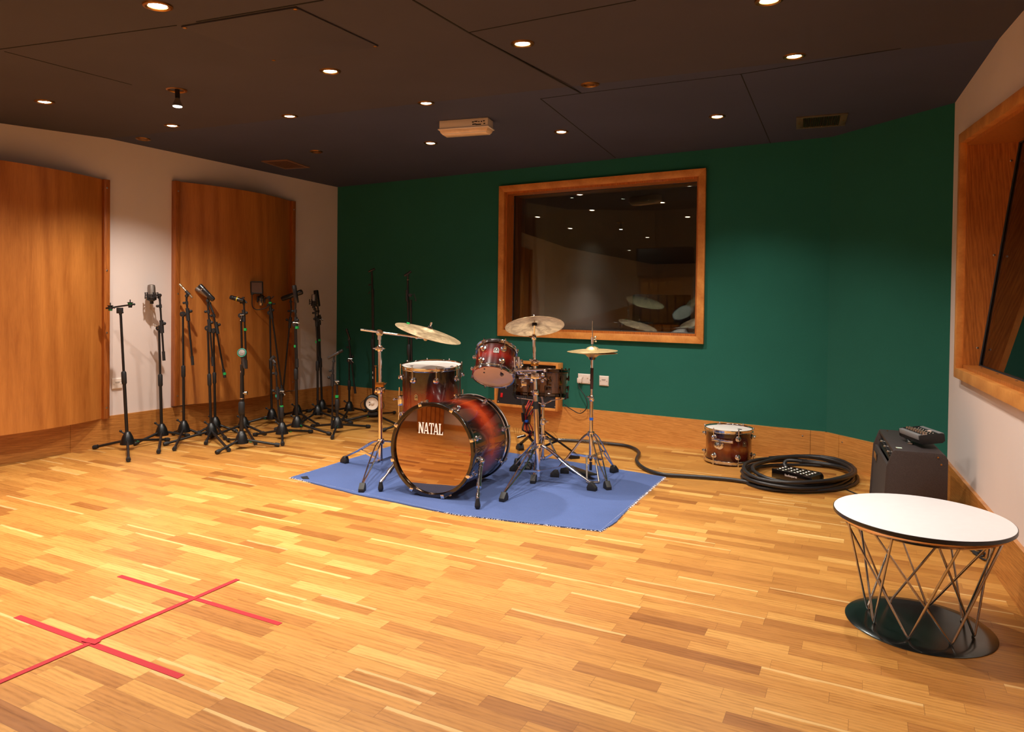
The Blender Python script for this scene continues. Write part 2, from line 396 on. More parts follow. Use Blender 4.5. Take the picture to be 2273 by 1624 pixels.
skirting('baseboard_back', C0, dB, nB, LBk+0.008, MAT['base_x'], [2.44, jb], [(jb-0.055, .19), (2.52, .05), ((on_back(1291, 914)-C0).dot(dB), .215), ((on_back(1100, 906)-C0).dot(dB), .215)], 'tall wooden skirting of the back wall')
skirting('baseboard_corner', B2+dC*0.0, dC, nC, (R0-B2).length, MAT['base_x'], [0.135], [(0.165, .19)], 'tall wooden skirting of the angled corner')
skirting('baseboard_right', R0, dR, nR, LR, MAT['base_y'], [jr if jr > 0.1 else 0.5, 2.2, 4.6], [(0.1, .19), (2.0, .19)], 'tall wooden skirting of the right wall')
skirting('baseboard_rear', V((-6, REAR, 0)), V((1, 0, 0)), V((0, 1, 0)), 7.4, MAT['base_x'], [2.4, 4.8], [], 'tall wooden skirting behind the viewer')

# ------------------------------------------------------------------ windows
def window(name, P, d, n, s0, s1, z0, topf, fw, proud, rec_t, rec_b, th, label, screwn, inner_tilt=(0.0, 0.0, 0.0)):
    """architrave, deep lining, two leaning panes; rec_t / rec_b = how far the front pane sits back at top / bottom"""
    Q = lambda s, z, k=0.0: P+d*s+UP*z+n*k
    f = MB()
    A = [(s0, z0), (s1, z0), (s1, topf(s1)), (s0, topf(s0))]; I = [(s0+fw, z0+fw), (s1-fw, z0+fw), (s1-fw, topf(s1-fw)-fw), (s0+fw, topf(s0+fw)-fw)]
    for k in range(4):
        a_, b_, c_, e_ = A[k], A[(k+1) % 4], I[(k+1) % 4], I[k]
        f.prism([Q(*a_), Q(*b_), Q(*c_), Q(*e_)], n*proud)
    root = struct(f, name, MAT['frame'], label, bevel=0.0015)
    r = MB(); t = 0.018
    def plank(p, q_, inw):                                    # lining boards just inside the opening
        r.prism([Q(*p, 0.002), Q(*q_, 0.002), Q(*q_, -th), Q(*p, -th)], inw)
    up_l = (UP*1)
    plank(I[0], I[3], d*t); plank(I[1], I[2], -d*t); plank(I[0], I[1], UP*t); plank(I[3], I[2], -UP*t)
    put(r, 'window_lining', MAT['frame_dark'], root)
    a0, a1 = s0+fw+t, s1-fw-t; b0 = z0+fw+t; tz0, tz1 = topf(a0)-fw-t, topf(a1)-fw-t
    def pane(rt, rb, nm, yaw=0.0):
        rec = lambda z: -(rb+(rt-rb)*(z-b0)/(tz0-b0))
        g = MB(); pts = [(a0, b0), (a1, b0), (a1, tz1), (a0, tz0)]
        g.prism([Q(s, z, rec(z)-yaw*(s-a0)) for s, z in pts], -n*0.008); put(g, nm, MAT['glass'], root); return rec
    rec = pane(rec_t, rec_b, 'glass_pane'); pane(rec_t+inner_tilt[0], rec_b+inner_tilt[1], 'glass_pane', inner_tilt[2])
    bd = MB(); w_ = 0.006                                      # dark rubber gasket around the front pane
    for (p, q_) in (((a0, b0), (a1, b0)), ((a1, b0), (a1, tz1)), ((a1, tz1), (a0, tz0)), ((a0, tz0), (a0, b0))):
        bd.tube([Q(*p, rec(p[1])+0.004), Q(*q_, rec(q_[1])+0.004)], w_, 6)
    put(bd, 'gasket', MAT['rubber'], root)
    k = Each()
    for i in range(screwn):
        s_ = a0+(a1-a0)*(i+0.5)/screwn
        screw(k, Q(s_, b0, rec(b0)+0.03), UP, 0.006); zt = topf(s_)-fw-t; screw(k, Q(s_, zt, rec(zt)+0.03), -UP, 0.006)
    for i in range(3):
        z_ = b0+(tz0-b0)*(0.08+0.42*i); screw(k, Q(a0, z_, rec(z_)+0.03), d, 0.006); screw(k, Q(a1, z_, rec(z_)+0.03), -d, 0.006)
    puts(k, 'screw', MAT['screw'], root)
    return root
window('window_1', C0, dB, nB, W1['s0'], W1['s1'], W1['z0'], lambda s: W1['z1'], FW, 0.03, 0.135, 0.125, 0.34, 'oak framed control room window in the green back wall', 4, (0.045, 0.125, 0.0))
window('window_2', R0, dR, nR, rs0, rs1, rz0, rtop, FR, 0.035, 0.24, 0.08, 0.40, 'oak framed window in the white right wall', 7, (0.10, 0.24, 0.0))
# dim rooms behind the two windows
m = MB()
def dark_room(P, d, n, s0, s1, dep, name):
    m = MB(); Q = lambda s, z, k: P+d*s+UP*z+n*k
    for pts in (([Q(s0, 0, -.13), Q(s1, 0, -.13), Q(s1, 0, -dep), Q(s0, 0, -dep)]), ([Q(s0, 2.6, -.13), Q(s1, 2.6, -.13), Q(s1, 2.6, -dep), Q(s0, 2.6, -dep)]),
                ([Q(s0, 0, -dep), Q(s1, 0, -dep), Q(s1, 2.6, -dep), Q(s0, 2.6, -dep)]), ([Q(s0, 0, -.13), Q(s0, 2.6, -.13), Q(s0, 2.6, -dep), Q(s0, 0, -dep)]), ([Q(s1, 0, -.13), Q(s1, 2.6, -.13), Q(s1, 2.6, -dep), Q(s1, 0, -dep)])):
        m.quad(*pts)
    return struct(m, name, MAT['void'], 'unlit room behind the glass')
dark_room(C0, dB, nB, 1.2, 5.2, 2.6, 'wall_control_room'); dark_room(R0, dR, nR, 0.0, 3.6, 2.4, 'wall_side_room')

# ------------------------------------------------------------------ ceiling lamps
def spot(parent, e, size=2.05, blend=0.85, rad=0.022, z=-0.03, colr=(1.0, 0.90, 0.79)):
    l = bpy.data.lights.new('bulb_light', 'SPOT'); l.energy = e; l.spot_size = size; l.spot_blend = blend; l.shadow_soft_size = rad; l.color = colr
    o = bpy.data.objects.new('bulb_light', l); col.objects.link(o); o.parent = parent; o.location = (0, 0, z); return o
def make_downlight(lit=True):
    t = thing('ceiling_downlight', 'x', 'ceiling light', (0, 0, 0))
    put(MB().lathe([(0.034, 0.004), (0.036, -0.004), (0.044, -0.008), (0.052, -0.006), (0.055, 0.004)], n=28), 'trim_ring', MAT['brass'], t)
    put(MB().lathe([(0.0001, -0.006), (0.022, -0.0055), (0.030, -0.003), (0.034, 0.002)], n=24), 'bulb', MAT['lamp'] if lit else MAT['lens_off'], t)
    return t
ctilt = Matrix.Rotation(math.atan(SL), 3, 'X')
KW = 1.22
LIT = [((350, 12), 'topmost at the left, nearest the frame edge', 60), ((1160, 96), 'upper middle of the ceiling, left of an unlit one', 95), ((1707, 0), 'cut by the top edge of the view', 70),
       ((1763, 124), 'right part of ceiling, nearest the right wall', 60), ((733, 157), 'just right of the corner of the hatch', 120), ((99, 225), 'leftmost of the ceiling lamps', 60),
       ((382, 278), 'just behind the bare hanging bulb', 110), ((643, 257), 'between the hanging bulb and the light fitting', 42), ((946, 228), 'directly left of and before the boxed light fitting', 60),
       ((1592, 258), 'left of the long brass grille', 60), ((1246, 292), 'near the green wall over the window', 105), ((956, 317), 'just beneath the boxed light fitting', 24)]
dl0 = None; dl_off = None
for i, ((x, y), wh, e) in enumerate(LIT):
    p = on_ceil(x, y); yf = FA.y+(p.x-FA.x)*(FB.y-FA.y)/(FB.x-FA.x); rot = ctilt if p.y < yf else Matrix.Identity(3)
    if dl0 is None:
        dl0 = make_downlight(); o = dl0; o.matrix_world = Matrix.Translation(p) @ rot.to_4x4(); ROOT[o.name] = o.matrix_world.copy()
    else: o = copy_thing(dl0, p, None, rot)
    o['label'] = 'lit brass ringed ceiling downlight, '+wh; o['group'] = 'lit ceiling downlights'
DLS = []
for (x, y), wh in (((1310, 187), 'right of the middle of the ceiling'), ((318, 308), 'close to the white left wall'), ((702, 336), 'right of the brass grille near the corner')):
    p = on_ceil(x, y); yf = FA.y+(p.x-FA.x)*(FB.y-FA.y)/(FB.x-FA.x); rot = ctilt if p.y < yf else Matrix.Identity(3)
    if dl_off is None:
        dl_off = make_downlight(False); o = dl_off; o.matrix_world = Matrix.Translation(p) @ rot.to_4x4(); ROOT[o.name] = o.matrix_world.copy()
    else: o = copy_thing(dl_off, p, None, rot)
    o['label'] = 'unlit brass ringed ceiling downlight, '+wh; o['group'] = 'unlit ceiling downlights'
# downlights in the part of the room behind and beside the viewer
REARL = [(-3.6, 1.5, 190), (-4.6, 0.0, 90), (-2.3, 0.7, 20), (-0.5, 1.6, 55), (-0.6, -1.2, 120), (-3.4, -2.0, 220), (-1.6, -2.3, 150)]  # last one is an unseen lamp added to brighten the rear wall
RLAB = ('above the brightly lit patch of floor at the left', 'at the far left, level with the viewer', 'just left of and behind the viewer', 'near the window in the right wall', 'in the rear corner by the right wall', 'over the wooden cabinet with slats', 'added over the dark blue chair to brighten the rear wall')
for k, (x, y, e) in enumerate(REARL):
    o = copy_thing(dl0, (x, y, ceil_z(x, y))); o['label'] = 'lit ceiling downlight '+RLAB[k]; o['group'] = 'ceiling downlights over the near part of the room'
pts = [(on_ceil(x, y), e) for (x, y), _, e in LIT]+[(V((x, y, ceil_z(x, y))), e) for x, y, e in REARL]
roots = [o for o in col.objects if o.name.startswith('ceiling_downlight') and o['label'].startswith('lit')]
roots.sort(key=lambda o: int(o.name.split('.')[1]) if '.' in o.name else 0)
for o, (p, e) in zip(roots, pts): spot(o, e*KW)

# ------------------------------------------------------------------ things on the walls and the ceiling
def curved_panel(sA, sB, z0, z1, bulge, label, screws):
    """bowed plywood sheet between two battens on the left wall; sA nearer the viewer, sB nearer the corner"""
    Q = lambda s, z, k=0.0: C0+dL*s+UP*z+nL*k
    t = thing('curved_wall_panel', label, 'wall panel', Q((sA+sB)/2, z0), group='curved wooden diffuser panels')
    bw = 0.045
    for s in (sA, sB):
        sg = -1 if s == sA else 1
        o = put(MB().box(Q(s+sg*bw/2, (z0+z1)/2, 0.0275), dL*(bw/2), nL*0.0275, UP*((z1-z0)/2)), 'batten', MAT['batten'], t, bevel=0.002)
        k = Each()
        for z in screws: screw(k, Q(s+sg*bw*0.55, z0+(z1-z0)*z, 0.0555), nL, 0.007)
        puts(k, 'screw', MAT['screw'], o)
    N = 28; a_, b_ = sA-bw, sB+bw; outer = []; inner = []
    for i in range(N+1):
        u = i/N; s = a_+(b_-a_)*u; h = 0.022+bulge*(1-(2*u-1)**2)
        outer.append((s, h)); inner.append((s, h-0.009))
    m = MB(); loop = outer+inner[::-1]
    m.loft([[Q(s, z0, h) for s, h in loop], [Q(s, z1, h) for s, h in loop]])
    put(m, 'bowed_sheet', MAT['panel'], t, sharp=30)
    m = MB()                                                   # closing board along the top and bottom, set back behind the sheet
    for z in (z0+0.05, z1-0.06):
        m.prism([Q(s, z, h-0.0095) for s, h in outer]+[Q(b_, z, 0.001), Q(a_, z, 0.001)], UP*0.018)
    put(m, 'rib', MAT['batten'], t); return t
sp2a, sp2b = (on_left(380, 650)-C0).dot(dL), (on_left(647, 640)-C0).dot(dL)
sp1b = (on_left(235, 660)-C0).dot(dL)
curved_panel(sp2a, sp2b, 0.247, 2.16, 0.13, 'bowed oak veneer panel between the mic stands and green wall', (0.045, 0.5, 0.955))
curved_panel(sp1b+(sp2a-sp2b), sp1b, 0.225, 2.075, 0.13, 'bowed oak veneer panel cut off by the left edge of the view', (0.045, 0.36, 0.62, 0.965))

# access hatch flush in the ceiling
hp = [on_ceil(*p) for p in ((402, 57), (657, 14), (840, 100), (607, 132))]
hc_ = sum(hp, V())/4
t = thing('ceiling_hatch', 'dark square access hatch with brass screws in the ceiling', 'hatch', hc_)
put(MB().prism([p+V((0, 0, -0.001)) for p in hp], (0, 0, -0.006)), 'hatch_board', MAT['ceil'], t, bevel=0.001)
m = Each()
for p in hp: screw(m, hc_+(p-hc_)*0.965+V((0, 0, -0.0075)), -UP, 0.009)
puts(m, 'screw', MAT['brass'], t)

# bare reflector bulb hanging from its hole
bp = on_ceil(392, 199)
t = thing('hanging_spot_bulb', 'bare reflector bulb dangling from an open ceiling fitting', 'ceiling light', bp)
put(MB().lathe([(0.036, 0.004), (0.038, -0.003), (0.046, -0.007), (0.055, -0.004), (0.056, 0.004)], bp, n=24), 'trim_ring', MAT['brass'], t)
put(MB().tube([bp+V((0.006, 0, 0.0)), bp+V((0.008, 0, -0.05))], 0.013, 12), 'lamp_holder', MAT['plastic'], t)
put(MB().lathe([(0.011, 0), (0.012, -0.016), (0.017, -0.03), (0.024, -0.047), (0.026, -0.056), (0.026, -0.06)], bp+V((0.008, 0, -0.035)), n=20), 'reflector', MAT['steel'], t)
put(MB().lathe([(0.0001, -0.0005), (0.022, 0), (0.025, 0.003)], bp+V((0.008, 0, -0.0975)), n=20), 'bulb_face', MAT['lamp'], t)
l = spot(t, 40); l.location = (0.008, 0, -0.11)

# boxed emergency light
def bulkhead():
    a_, b_ = on_ceil(975, 268), on_ceil(1083, 260)
    d = (b_-a_); d.z = 0; L = d.length; d.normalize(); n = d.cross(UP).normalized()   # towards the viewer
    if n.y > 0: n = -n
    zc = ceil_z(*((a_+b_)/2).xy); c = (a_+b_)/2 - n*0.055; c.z = zc; h = 0.062; hw = L/2
    t = thing('emergency_light', 'beige boxed light fitting with clear ribbed cover on ceiling', 'ceiling light', c)
    put(MB().box(c-UP*0.029, d*hw, n*0.055, UP*0.029), 'housing', MAT['white_plastic'], t, bevel=0.004)
    m = MB(); rim = c-UP*0.060; m.box(rim, d*(hw+0.008), n*0.062, UP*0.004); put(m, 'rim', MAT['white_plastic'], t, bevel=0.002)
    m = MB(); P = lambda u, v, z: rim+d*u*hw+n*v*0.055-UP*z
    rings = [[P(-1, -1, 0.004), P(1, -1, 0.004), P(1, 1, 0.004), P(-1, 1, 0.004)], [P(-.95, -.9, 0.025), P(.95, -.9, 0.025), P(.95, .9, 0.025), P(-.95, .9, 0.025)], [P(-.88, -.6, 0.036), P(.88, -.6, 0.036), P(.88, .6, 0.036), P(-.88, .6, 0.036)]]
    m.loft(rings); put(m, 'diffuser', mat('yellowed_diffuser', (236, 206, 172), 0.25, var=0.12, vscale=12), t, bevel=0.003)
    m = Each()
    for k in range(7):
        v = -0.75+0.25*k; m.tube([P(-.9, v, 0.030), P(.9, v, 0.030)], 0.004, 6)
    puts(m, 'cover_rib', MAT['white_plastic'], t)
    m = MB()
    for i, (u, v, su) in enumerate(((.40, .55, .010), (.52, .6, .014), (.64, .55, .006), (.74, .55, .006), (.84, .6, .008), (.45, .28, .018), (.62, .22, .024), (.86, .28, .008))):
        m.box(c+n*0.0556+d*u*hw-UP*(0.056*(1-v)), d*su*0.8, n*0.0004, UP*0.0035)
    put(m, 'printed_marks', MAT['plastic'], t)
bulkhead()

def grille(pix, label, frame_m, slat_m, ns, inset=0.2):
    P = [on_ceil(*p) for p in pix]; c = sum(P, V())/4
    u = ((P[1]-P[0])+(P[2]-P[3]))/4; v = ((P[3]-P[0])+(P[2]-P[1]))/4
    u.z = v.z = 0; v = v-u*(v.dot(u)/u.dot(u))
    t = thing('air_grille', label, 'vent', c, group='brass ceiling grilles'); c = c-UP*0.0
    uu, vv = u.normalized(), v.normalized(); e = 0.024
    m = MB()
    for s in (-1, 1):
        m.box(c+vv*s*(v.length-e/2)-UP*0.004, u, vv*e/2, UP*0.005)
        m.box(c+uu*s*(u.length-e*inset*2.5)-UP*0.004, uu*e*inset*2.5, v, UP*0.0045)
    put(m, 'grille_frame', frame_m, t, bevel=0.001)
    put(MB().box(c-UP*0.0008, u*0.97, v*0.97, UP*0.0007), 'dark_duct', MAT['seam'], t)
    m = MB(); L = u.length-e*inset*5
    for k in range(ns):
        x = -L+2*L*(k+0.5)/ns; m.box(c+uu*x-UP*0.004, uu*L/ns*0.42, vv*(v.length-e), UP*0.0035)
    put(m, 'slats', slat_m, t, )
    m = Each()
    for s in (-1, 1): screw(m, c+uu*s*(u.length-e*inset*2)-UP*0.009, -UP, 0.005)
    puts(m, 'screw', MAT['brass'], t)
grille([(1760, 261), (1879, 249), (1879, 277), (1775, 283)], 'long slatted brass air grille near the green corner', mat('grille_paint', (92, 84, 66), 0.5), MAT['brass'], 17, 0.35)
grille([(580, 357), (640, 353), (686, 371), (632, 373)], 'square flat air grille close to the white left wall', mat('grille_tan', (128, 92, 70), 0.5), mat('grille_tan_slats', (106, 74, 58), 0.5), 12, 0.15)

# wall plates
def plate(P, d, n, wd, h, label, marks=True, name='wall_socket'):
    t = thing(name, label, 'socket', P)
    m = MB(); R1 = [P+d*a*wd/2+UP*b*h/2 for a, b in ((-1, -1), (1, -1), (1, 1), (-1, 1))]; R2 = [P+(q_-P)*0.86+n*0.011 for q_ in R1]; R1b = [q_+n*0.004 for q_ in R1]
    m.loft([R1, R1b, R2]); put(m, 'faceplate', MAT['white_plastic'], t, bevel=0.001)
    k = Each()
    for s in (-1, 1): screw(k, P+d*s*wd*0.34+n*0.0115, n, 0.0035)
    puts(k, 'screw', MAT['screw'], t)
    if marks:
        k = MB()
        for i in range(6): k.box(P+d*(-0.016+0.0064*i)+UP*0.012+n*0.0116, d*0.0022, n*0.0004, UP*0.0035)
        for i in range(4): k.box(P+d*(-0.012+0.008*i)+UP*0.004+n*0.0116, d*0.0028, n*0.0004, UP*0.0012)
        put(k, 'printed_marks', mat('grey_print', (150, 138, 128), 0.6), t)
        put(MB().box(P-UP*h*0.3+n*0.0105, d*wd*0.36, n*0.0015, UP*h*0.09), 'lower_cover', MAT['white_plastic'], t)
    return t
pw = on_left(259, 851); plate(pw, -dL, nL, 0.088, 0.088, 'cream data plate on white wall between the curved panels')
p1 = on_back(1341, 845); plate(p1, dB, nB, 0.088, 0.088, 'cream data plate on the green wall right of the double socket')
p2 = on_back(1300, 840.5); tt = plate(p2, dB, nB, 0.146, 0.088, 'white double power socket on the green wall behind the hi-hat', False)
for s in (-1, 1):
    o = put(MB().box(p2+dB*s*0.024+UP*0.018+nB*0.013, dB*0.006, nB*0.003, UP*0.010), 'switch', MAT['white_plastic'], tt, bevel=0.001)
m = Each()
for s in (-1, 1):
    for a, b, w_, h_ in ((0, 0.004, 0.002, 0.004), (-0.010, -0.014, 0.003, 0.0015), (0.010, -0.014, 0.003, 0.0015)): m.box(p2+dB*(s*0.047+a)+UP*(b-0.012)+nB*0.0112, dB*w_, nB*0.0005, UP*h_)
puts(m, 'pin_hole', MAT['plastic'], tt)
pg = p2+dB*(-0.047)-UP*0.014+nB*0.024
t = thing('power_plug', 'white power plug in the left half of the double socket', 'plug', pg)
put(MB().box(pg, dB*0.021, nB*0.012, UP*0.022), 'plug_body', MAT['white_plastic'], t, bevel=0.004)

def smooth(pts, n=8):                           # Catmull-Rom through points
    P = [V(p) for p in pts]; P = [P[0]*2-P[1]]+P+[P[-1]*2-P[-2]]; out = []
    for i in range(1, len(P)-2):
        for k in range(n):
            t = k/n; a, b, c, d = P[i-1], P[i], P[i+1], P[i+2]
            out.append(0.5*((2*b)+(c-a)*t+(2*a-5*b+4*c-d)*t*t+(3*b-a-3*c+d)*t**3))
    return out+[P[-2]]
def cable(name, label, pts, r, m_, n=8, cat='cable', group=None, parent=None):
    mb = MB().tube(smooth(pts, n), r, 8); o = put(mb, name, m_, parent)
    if parent is None: tag(o, label, cat, group)
    return o
# stage box on the back wall: wooden surround with a leaning black connector panel
def wall_box():
    Q = lambda s, z, k=0.0: C0+dB*s+UP*z+nB*k
    s0, s1, z0, z1, dp = 2.13, 2.79, 0.205, 0.63, 0.10
    t = thing('connector_box', 'wooden wall box with black connector panel behind the snare drum', 'connector box', Q((s0+s1)/2, z0, 0))
    tk = 0.022; m = MB()
    for a, b, c_, e in ((s0, s0+tk, z0, z1), (s1-tk, s1, z0, z1)): m.box(Q((a+b)/2, (c_+e)/2, 0.019+dp/2), dB*(b-a)/2, nB*dp/2, UP*(e-c_)/2)
    for a, b, c_, e in ((s0+tk, s1-tk, z0, z0+tk), (s0+tk, s1-tk, z1-tk, z1)): m.box(Q((a+b)/2, (c_+e)/2, 0.019+dp/2), dB*(b-a)/2, nB*dp/2, UP*(e-c_)/2)
    put(m, 'wooden_surround', MAT['frame'], t, bevel=0.002)
    A, B_ = Q(s0+tk, z1-tk, 0.03), Q(s1-tk, z1-tk, 0.03); C_, D_ = Q(s1-tk, z0+tk, 0.10), Q(s0+tk, z0+tk, 0.10)
    pn = ((B_-A).cross(D_-A)).normalized(); pn = pn if pn.dot(nB) > 0 else -pn
    put(MB().prism([A, B_, C_, D_], pn*0.004), 'connector_panel', mat('black_panel', (28, 28, 32), 0.4), t)
    X = (B_-A).normalized(); Yd = (D_-A).normalized(); PL = lambda u, v: A+X*u+Yd*v+pn*0.004
    W_, H_ = (B_-A).length, (D_-A).length
    m = Each()
    for i in range(7):
        for j in range(3):
            p = PL(0.17+i*0.062, 0.09+j*0.085); m.lathe([(0.012, 0), (0.012, 0.003), (0.009, 0.0035), (0.0085, 0.0005), (0.0001, 0.0005)], p, pn, 14)
    puts(m, 'connector', MAT['nickel'], t)
    put(MB().box(PL(0.045, H_-0.075)+pn*0.005, X*0.011, Yd*0.02, pn*0.005), 'red_switch', MAT['red_plastic'], t, bevel=0.002)
    m = Each()
    for u in (0.012, W_-0.012):
        for v in (0.015, H_/2, H_-0.015): screw(m, PL(u, v), pn, 0.005)
    puts(m, 'screw', MAT['screw'], t)
    return PL, pn
PL, PN = wall_box()
cable('power_cable', 'black mains cable looping from the white plug to the wooden wall box',
      [pg-UP*0.02, pg-UP*0.06+nB*0.01, on_back(1299, 880, 0.05), on_back(1303, 903, 0.06), on_back(1288, 917, 0.05), on_back(1268, 908, 0.05), on_back(1252, 897, 0.03)], 0.004, MAT['rubber'])

# ------------------------------------------------------------------ red tape marks on the floor
m_tape = mat('red_tape', (172, 6, 26), 0.7)
def tape(a, b, wd, label, z=0.0006):
    a, b = V(a), V(b); d = (b-a).normalized(); n = d.cross(UP)
    o = put(MB().box((a+b)/2+UP*z, d*(b-a).length/2, n*wd/2, UP*0.0006), 'floor_tape', m_tape, None); tag(o, label, 'tape', 'red tape strips on the floor')
A = lambda x, y: at_z(x, y)
tape(A(-30, 1527), A(528, 1286), 0.022, 'long red tape strip crossing the two parallel strips', 0.0019)
tape(A(38, 1368), A(402, 1502), 0.025, 'thicker red tape strip nearest the viewer on the wooden floor')
tape(A(265, 1278), A(622, 1385), 0.022, 'red tape strip farther from the viewer, nearer the drums')
o = put(MB().box(A(203, 1424)+UP*0.0032, V((0.03, 0.004, 0)), V((-0.002, 0.013, 0)), UP*0.0006), 'floor_tape', m_tape); tag(o, 'short red tape patch where the near strip meets the long one', 'tape')

# ------------------------------------------------------------------ round table
def table():
    c = V((0.189, 2.938, 0))
    t = thing('side_table', 'low round table with white top and crossed steel wires', 'table', c)
    put(MB().lathe([(0.0001, 0.010), (0.05, 0.0105), (0.20, 0.0085), (0.239, 0.005), (0.243, 0.0025), (0.242, 0.0), (0.0001, 0.0)], c, n=72), 'base_plate', mat('dark_iron_base', (84, 90, 90), 0.2, 0.9, var=0.25, vscale=5), t)
    put(MB().lathe([(0.0001, 0.406), (0.284, 0.406), (0.2875, 0.4052), (0.2875, 0.405), (0.0001, 0.4048)], c, n=96), 'laminate_top', mat('white_laminate', (240, 238, 240), 0.35, var=0.015, vscale=30), t)
    put(MB().lathe([(0.2874, 0.4048), (0.290, 0.404), (0.290, 0.393), (0.283, 0.3880), (0.0001, 0.3880), (0.0001, 0.4046)], c, n=96), 'edge_band', mat('black_edge', (24, 24, 26), 0.3), t)
    put(MB().lathe([(0.277, 0.3878), (0.274, 0.380), (0.254, 0.365), (0.2525, 0.365), (0.270, 0.380), (0.272, 0.3878)], c, n=72, closed=True), 'support_ring', mat('polished_ring', (238, 200, 160), 0.14, 1.0), t)
    # hooked wires: each goes down from the ring to the base slanting one way, then the next the other way
    N = 8
    for k in range(N):
        for sg, dl, off in ((1, 1.18, 0.0), (-1, 0.62, 0.24)):
            a0 = 2*PI*k/N+off+0.15; a1 = a0+sg*dl
            p = c+V((0.254*math.cos(a0), 0.254*math.sin(a0), 0.370)); q_ = c+V((0.172*math.cos(a1), 0.172*math.sin(a1), 0.011))
            inn = (c-q_); inn.z = 0; inn.normalize()
            put(MB().tube([p, q_+(p-q_)*0.035, q_+(p-q_)*0.012+inn*0.001, q_+inn*0.006-UP*0.001], 0.0042, 10), 'wire_leg', MAT['steel'], t)
table()

# ------------------------------------------------------------------ amplifier and little mixer in the corner
def amplifier():
    tol = mat('black_tolex', (58, 50, 50), 0.55, var=0.25, vscale=220, bump=0.5); gc = mat('grille_cloth', (58, 50, 48), 0.85, var=0.3, vscale=300, bump=0.4)
    P0 = V((0.135, 4.09, 0)); d = V((-0.085, 0.996, 0)).normalized(); bk = V((d.y, -d.x, 0))   # d along the front, bk from front to back
    Wd, Dp, Ht = 0.66, 0.245, 0.425
    Q = lambda u, k, z: P0+d*u+bk*k+UP*z                                                     # u away from the viewer, k towards the wall
    t = thing('guitar_amplifier', 'black combo guitar amplifier standing in the green corner', 'amplifier', Q(Wd/2, Dp/2, 0))
    prof = [(-0.045, 0.02), (-0.045, 0.04), (-0.03, 0.335), (0.0, Ht-0.004), (0.006, Ht), (Dp-0.03, Ht), (Dp-0.01, Ht-0.01), (Dp, Ht-0.03), (Dp, 0.02)]
    th = 0.018
    for u0 in (0, Wd-th): put(MB().prism([Q(u0, k, z) for k, z in prof], d*th), 'side_panel', tol, t, bevel=0.003)
    m = MB(); m.prism([Q(th, 0.0, Ht-0.018), Q(th, 0.0, Ht), Q(th, Dp-0.03, Ht), Q(th, Dp-0.01, Ht-0.01), Q(th, Dp, Ht-0.03), Q(th, Dp-0.02, Ht-0.03), Q(th, Dp-0.03, Ht-0.018)], d*(Wd-2*th))
    m.prism([Q(th, -0.04, 0.02), Q(th, Dp, 0.02), Q(th, Dp, 0.038), Q(th, -0.04, 0.038)], d*(Wd-2*th)); m.prism([Q(th, Dp-0.015, 0.038), Q(th, Dp, 0.038), Q(th, Dp, Ht-0.03), Q(th, Dp-0.015, Ht-0.03)], d*(Wd-2*th))
    put(m, 'cabinet_shell', tol, t, bevel=0.002)
    put(MB().prism([Q(th, -0.036, 0.038), Q(th, -0.022, 0.335), Q(th, -0.008, 0.335), Q(th, -0.022, 0.038)], d*(Wd-2*th)), 'speaker_grille', gc, t)
    a, b = V((-0.020, 0, 0.338)), V((0.004, 0, Ht-0.02))
    fp = MB().prism([Q(th, 0.001, 0.338), Q(th, 0.020, Ht-0.02), Q(th, 0.026, Ht-0.02), Q(th, 0.007, 0.338)], d*(Wd-2*th)); pnl = put(fp, 'control_panel', mat('control_panel', (30, 28, 30), 0.3), t)
    fn = -(Q(0, 0.020, Ht-0.02)-Q(0, 0.001, 0.338)).normalized().cross(d); fn = fn if fn.dot(bk) < 0 else -fn
    for i in range(11):
        u = 0.07+i*0.052; p = Q(u, 0.0105, 0.372)
        put(MB().lathe([(0.0001, 0.015), (0.006, 0.015), (0.0085, 0.003), (0.009, 0)], p, fn, 12), 'knob', MAT['plastic'] if i % 3 else MAT['steel'], t)
    m = Each()
    for i in range(22): m.lathe([(0.0001, 0.001), (0.0022, 0.001), (0.0022, 0)], Q(0.05+i*0.026, 0.0175, 0.395), fn, 8)
    for i in range(3): m.lathe([(0.0001, 0.004), (0.006, 0.004), (0.007, 0)], Q(0.035+i*0.018, 0.003, 0.346), fn, 10)
    puts(m, 'panel_nut', MAT['steel'], t)
    put(MB().box(Q(Wd*0.80, -0.030, 0.29), d*0.05, fn*0.003, UP*0.022), 'badge', MAT['steel'], t, bevel=0.002)
    for u in (0.05, Wd-0.05):
        for k in (0.02, Dp-0.04): put(MB().lathe([(0.016, 0.0), (0.018, 0.02)], Q(u, k, 0), n=14), 'foot', MAT['rubber'], t)
    hd = MB().tube(smooth([Q(0.22, 0.10, Ht+0.006), Q(0.25, 0.10, Ht+0.022), Q(0.33, 0.10, Ht+0.028), Q(0.41, 0.10, Ht+0.022), Q(0.44, 0.10, Ht+0.006)], 5), 0.008, 10)
    h_ = put(hd, 'handle', MAT['rubber'], t)
    for u in (0.205, 0.455): put(MB().box(Q(u, 0.10, Ht+0.006), d*0.02, bk*0.012, UP*0.006).ball(Q(u, 0.10, Ht+0.013), 0.006), 'handle_cap', MAT['steel'], h_, bevel=0.002)
    m = Each()
    for (k, z) in ((Dp-0.03, Ht-0.055), (Dp-0.045, Ht-0.02)): screw(m, Q(-0.001, k, z), -d, 0.0045)
    screw(m, Q(0.05, 0.02, Ht+0.0005), UP, 0.004); screw(m, Q(Wd-0.05, 0.04, Ht+0.0005), UP, 0.004)
    puts(m, 'screw', MAT['brass'], t)
    put(MB().box(Q(0.075, 0.035, Ht+0.0006), d*0.013, bk*0.014, UP*0.0005), 'sticker', mat('pale_sticker', (206, 226, 210), 0.5), t)
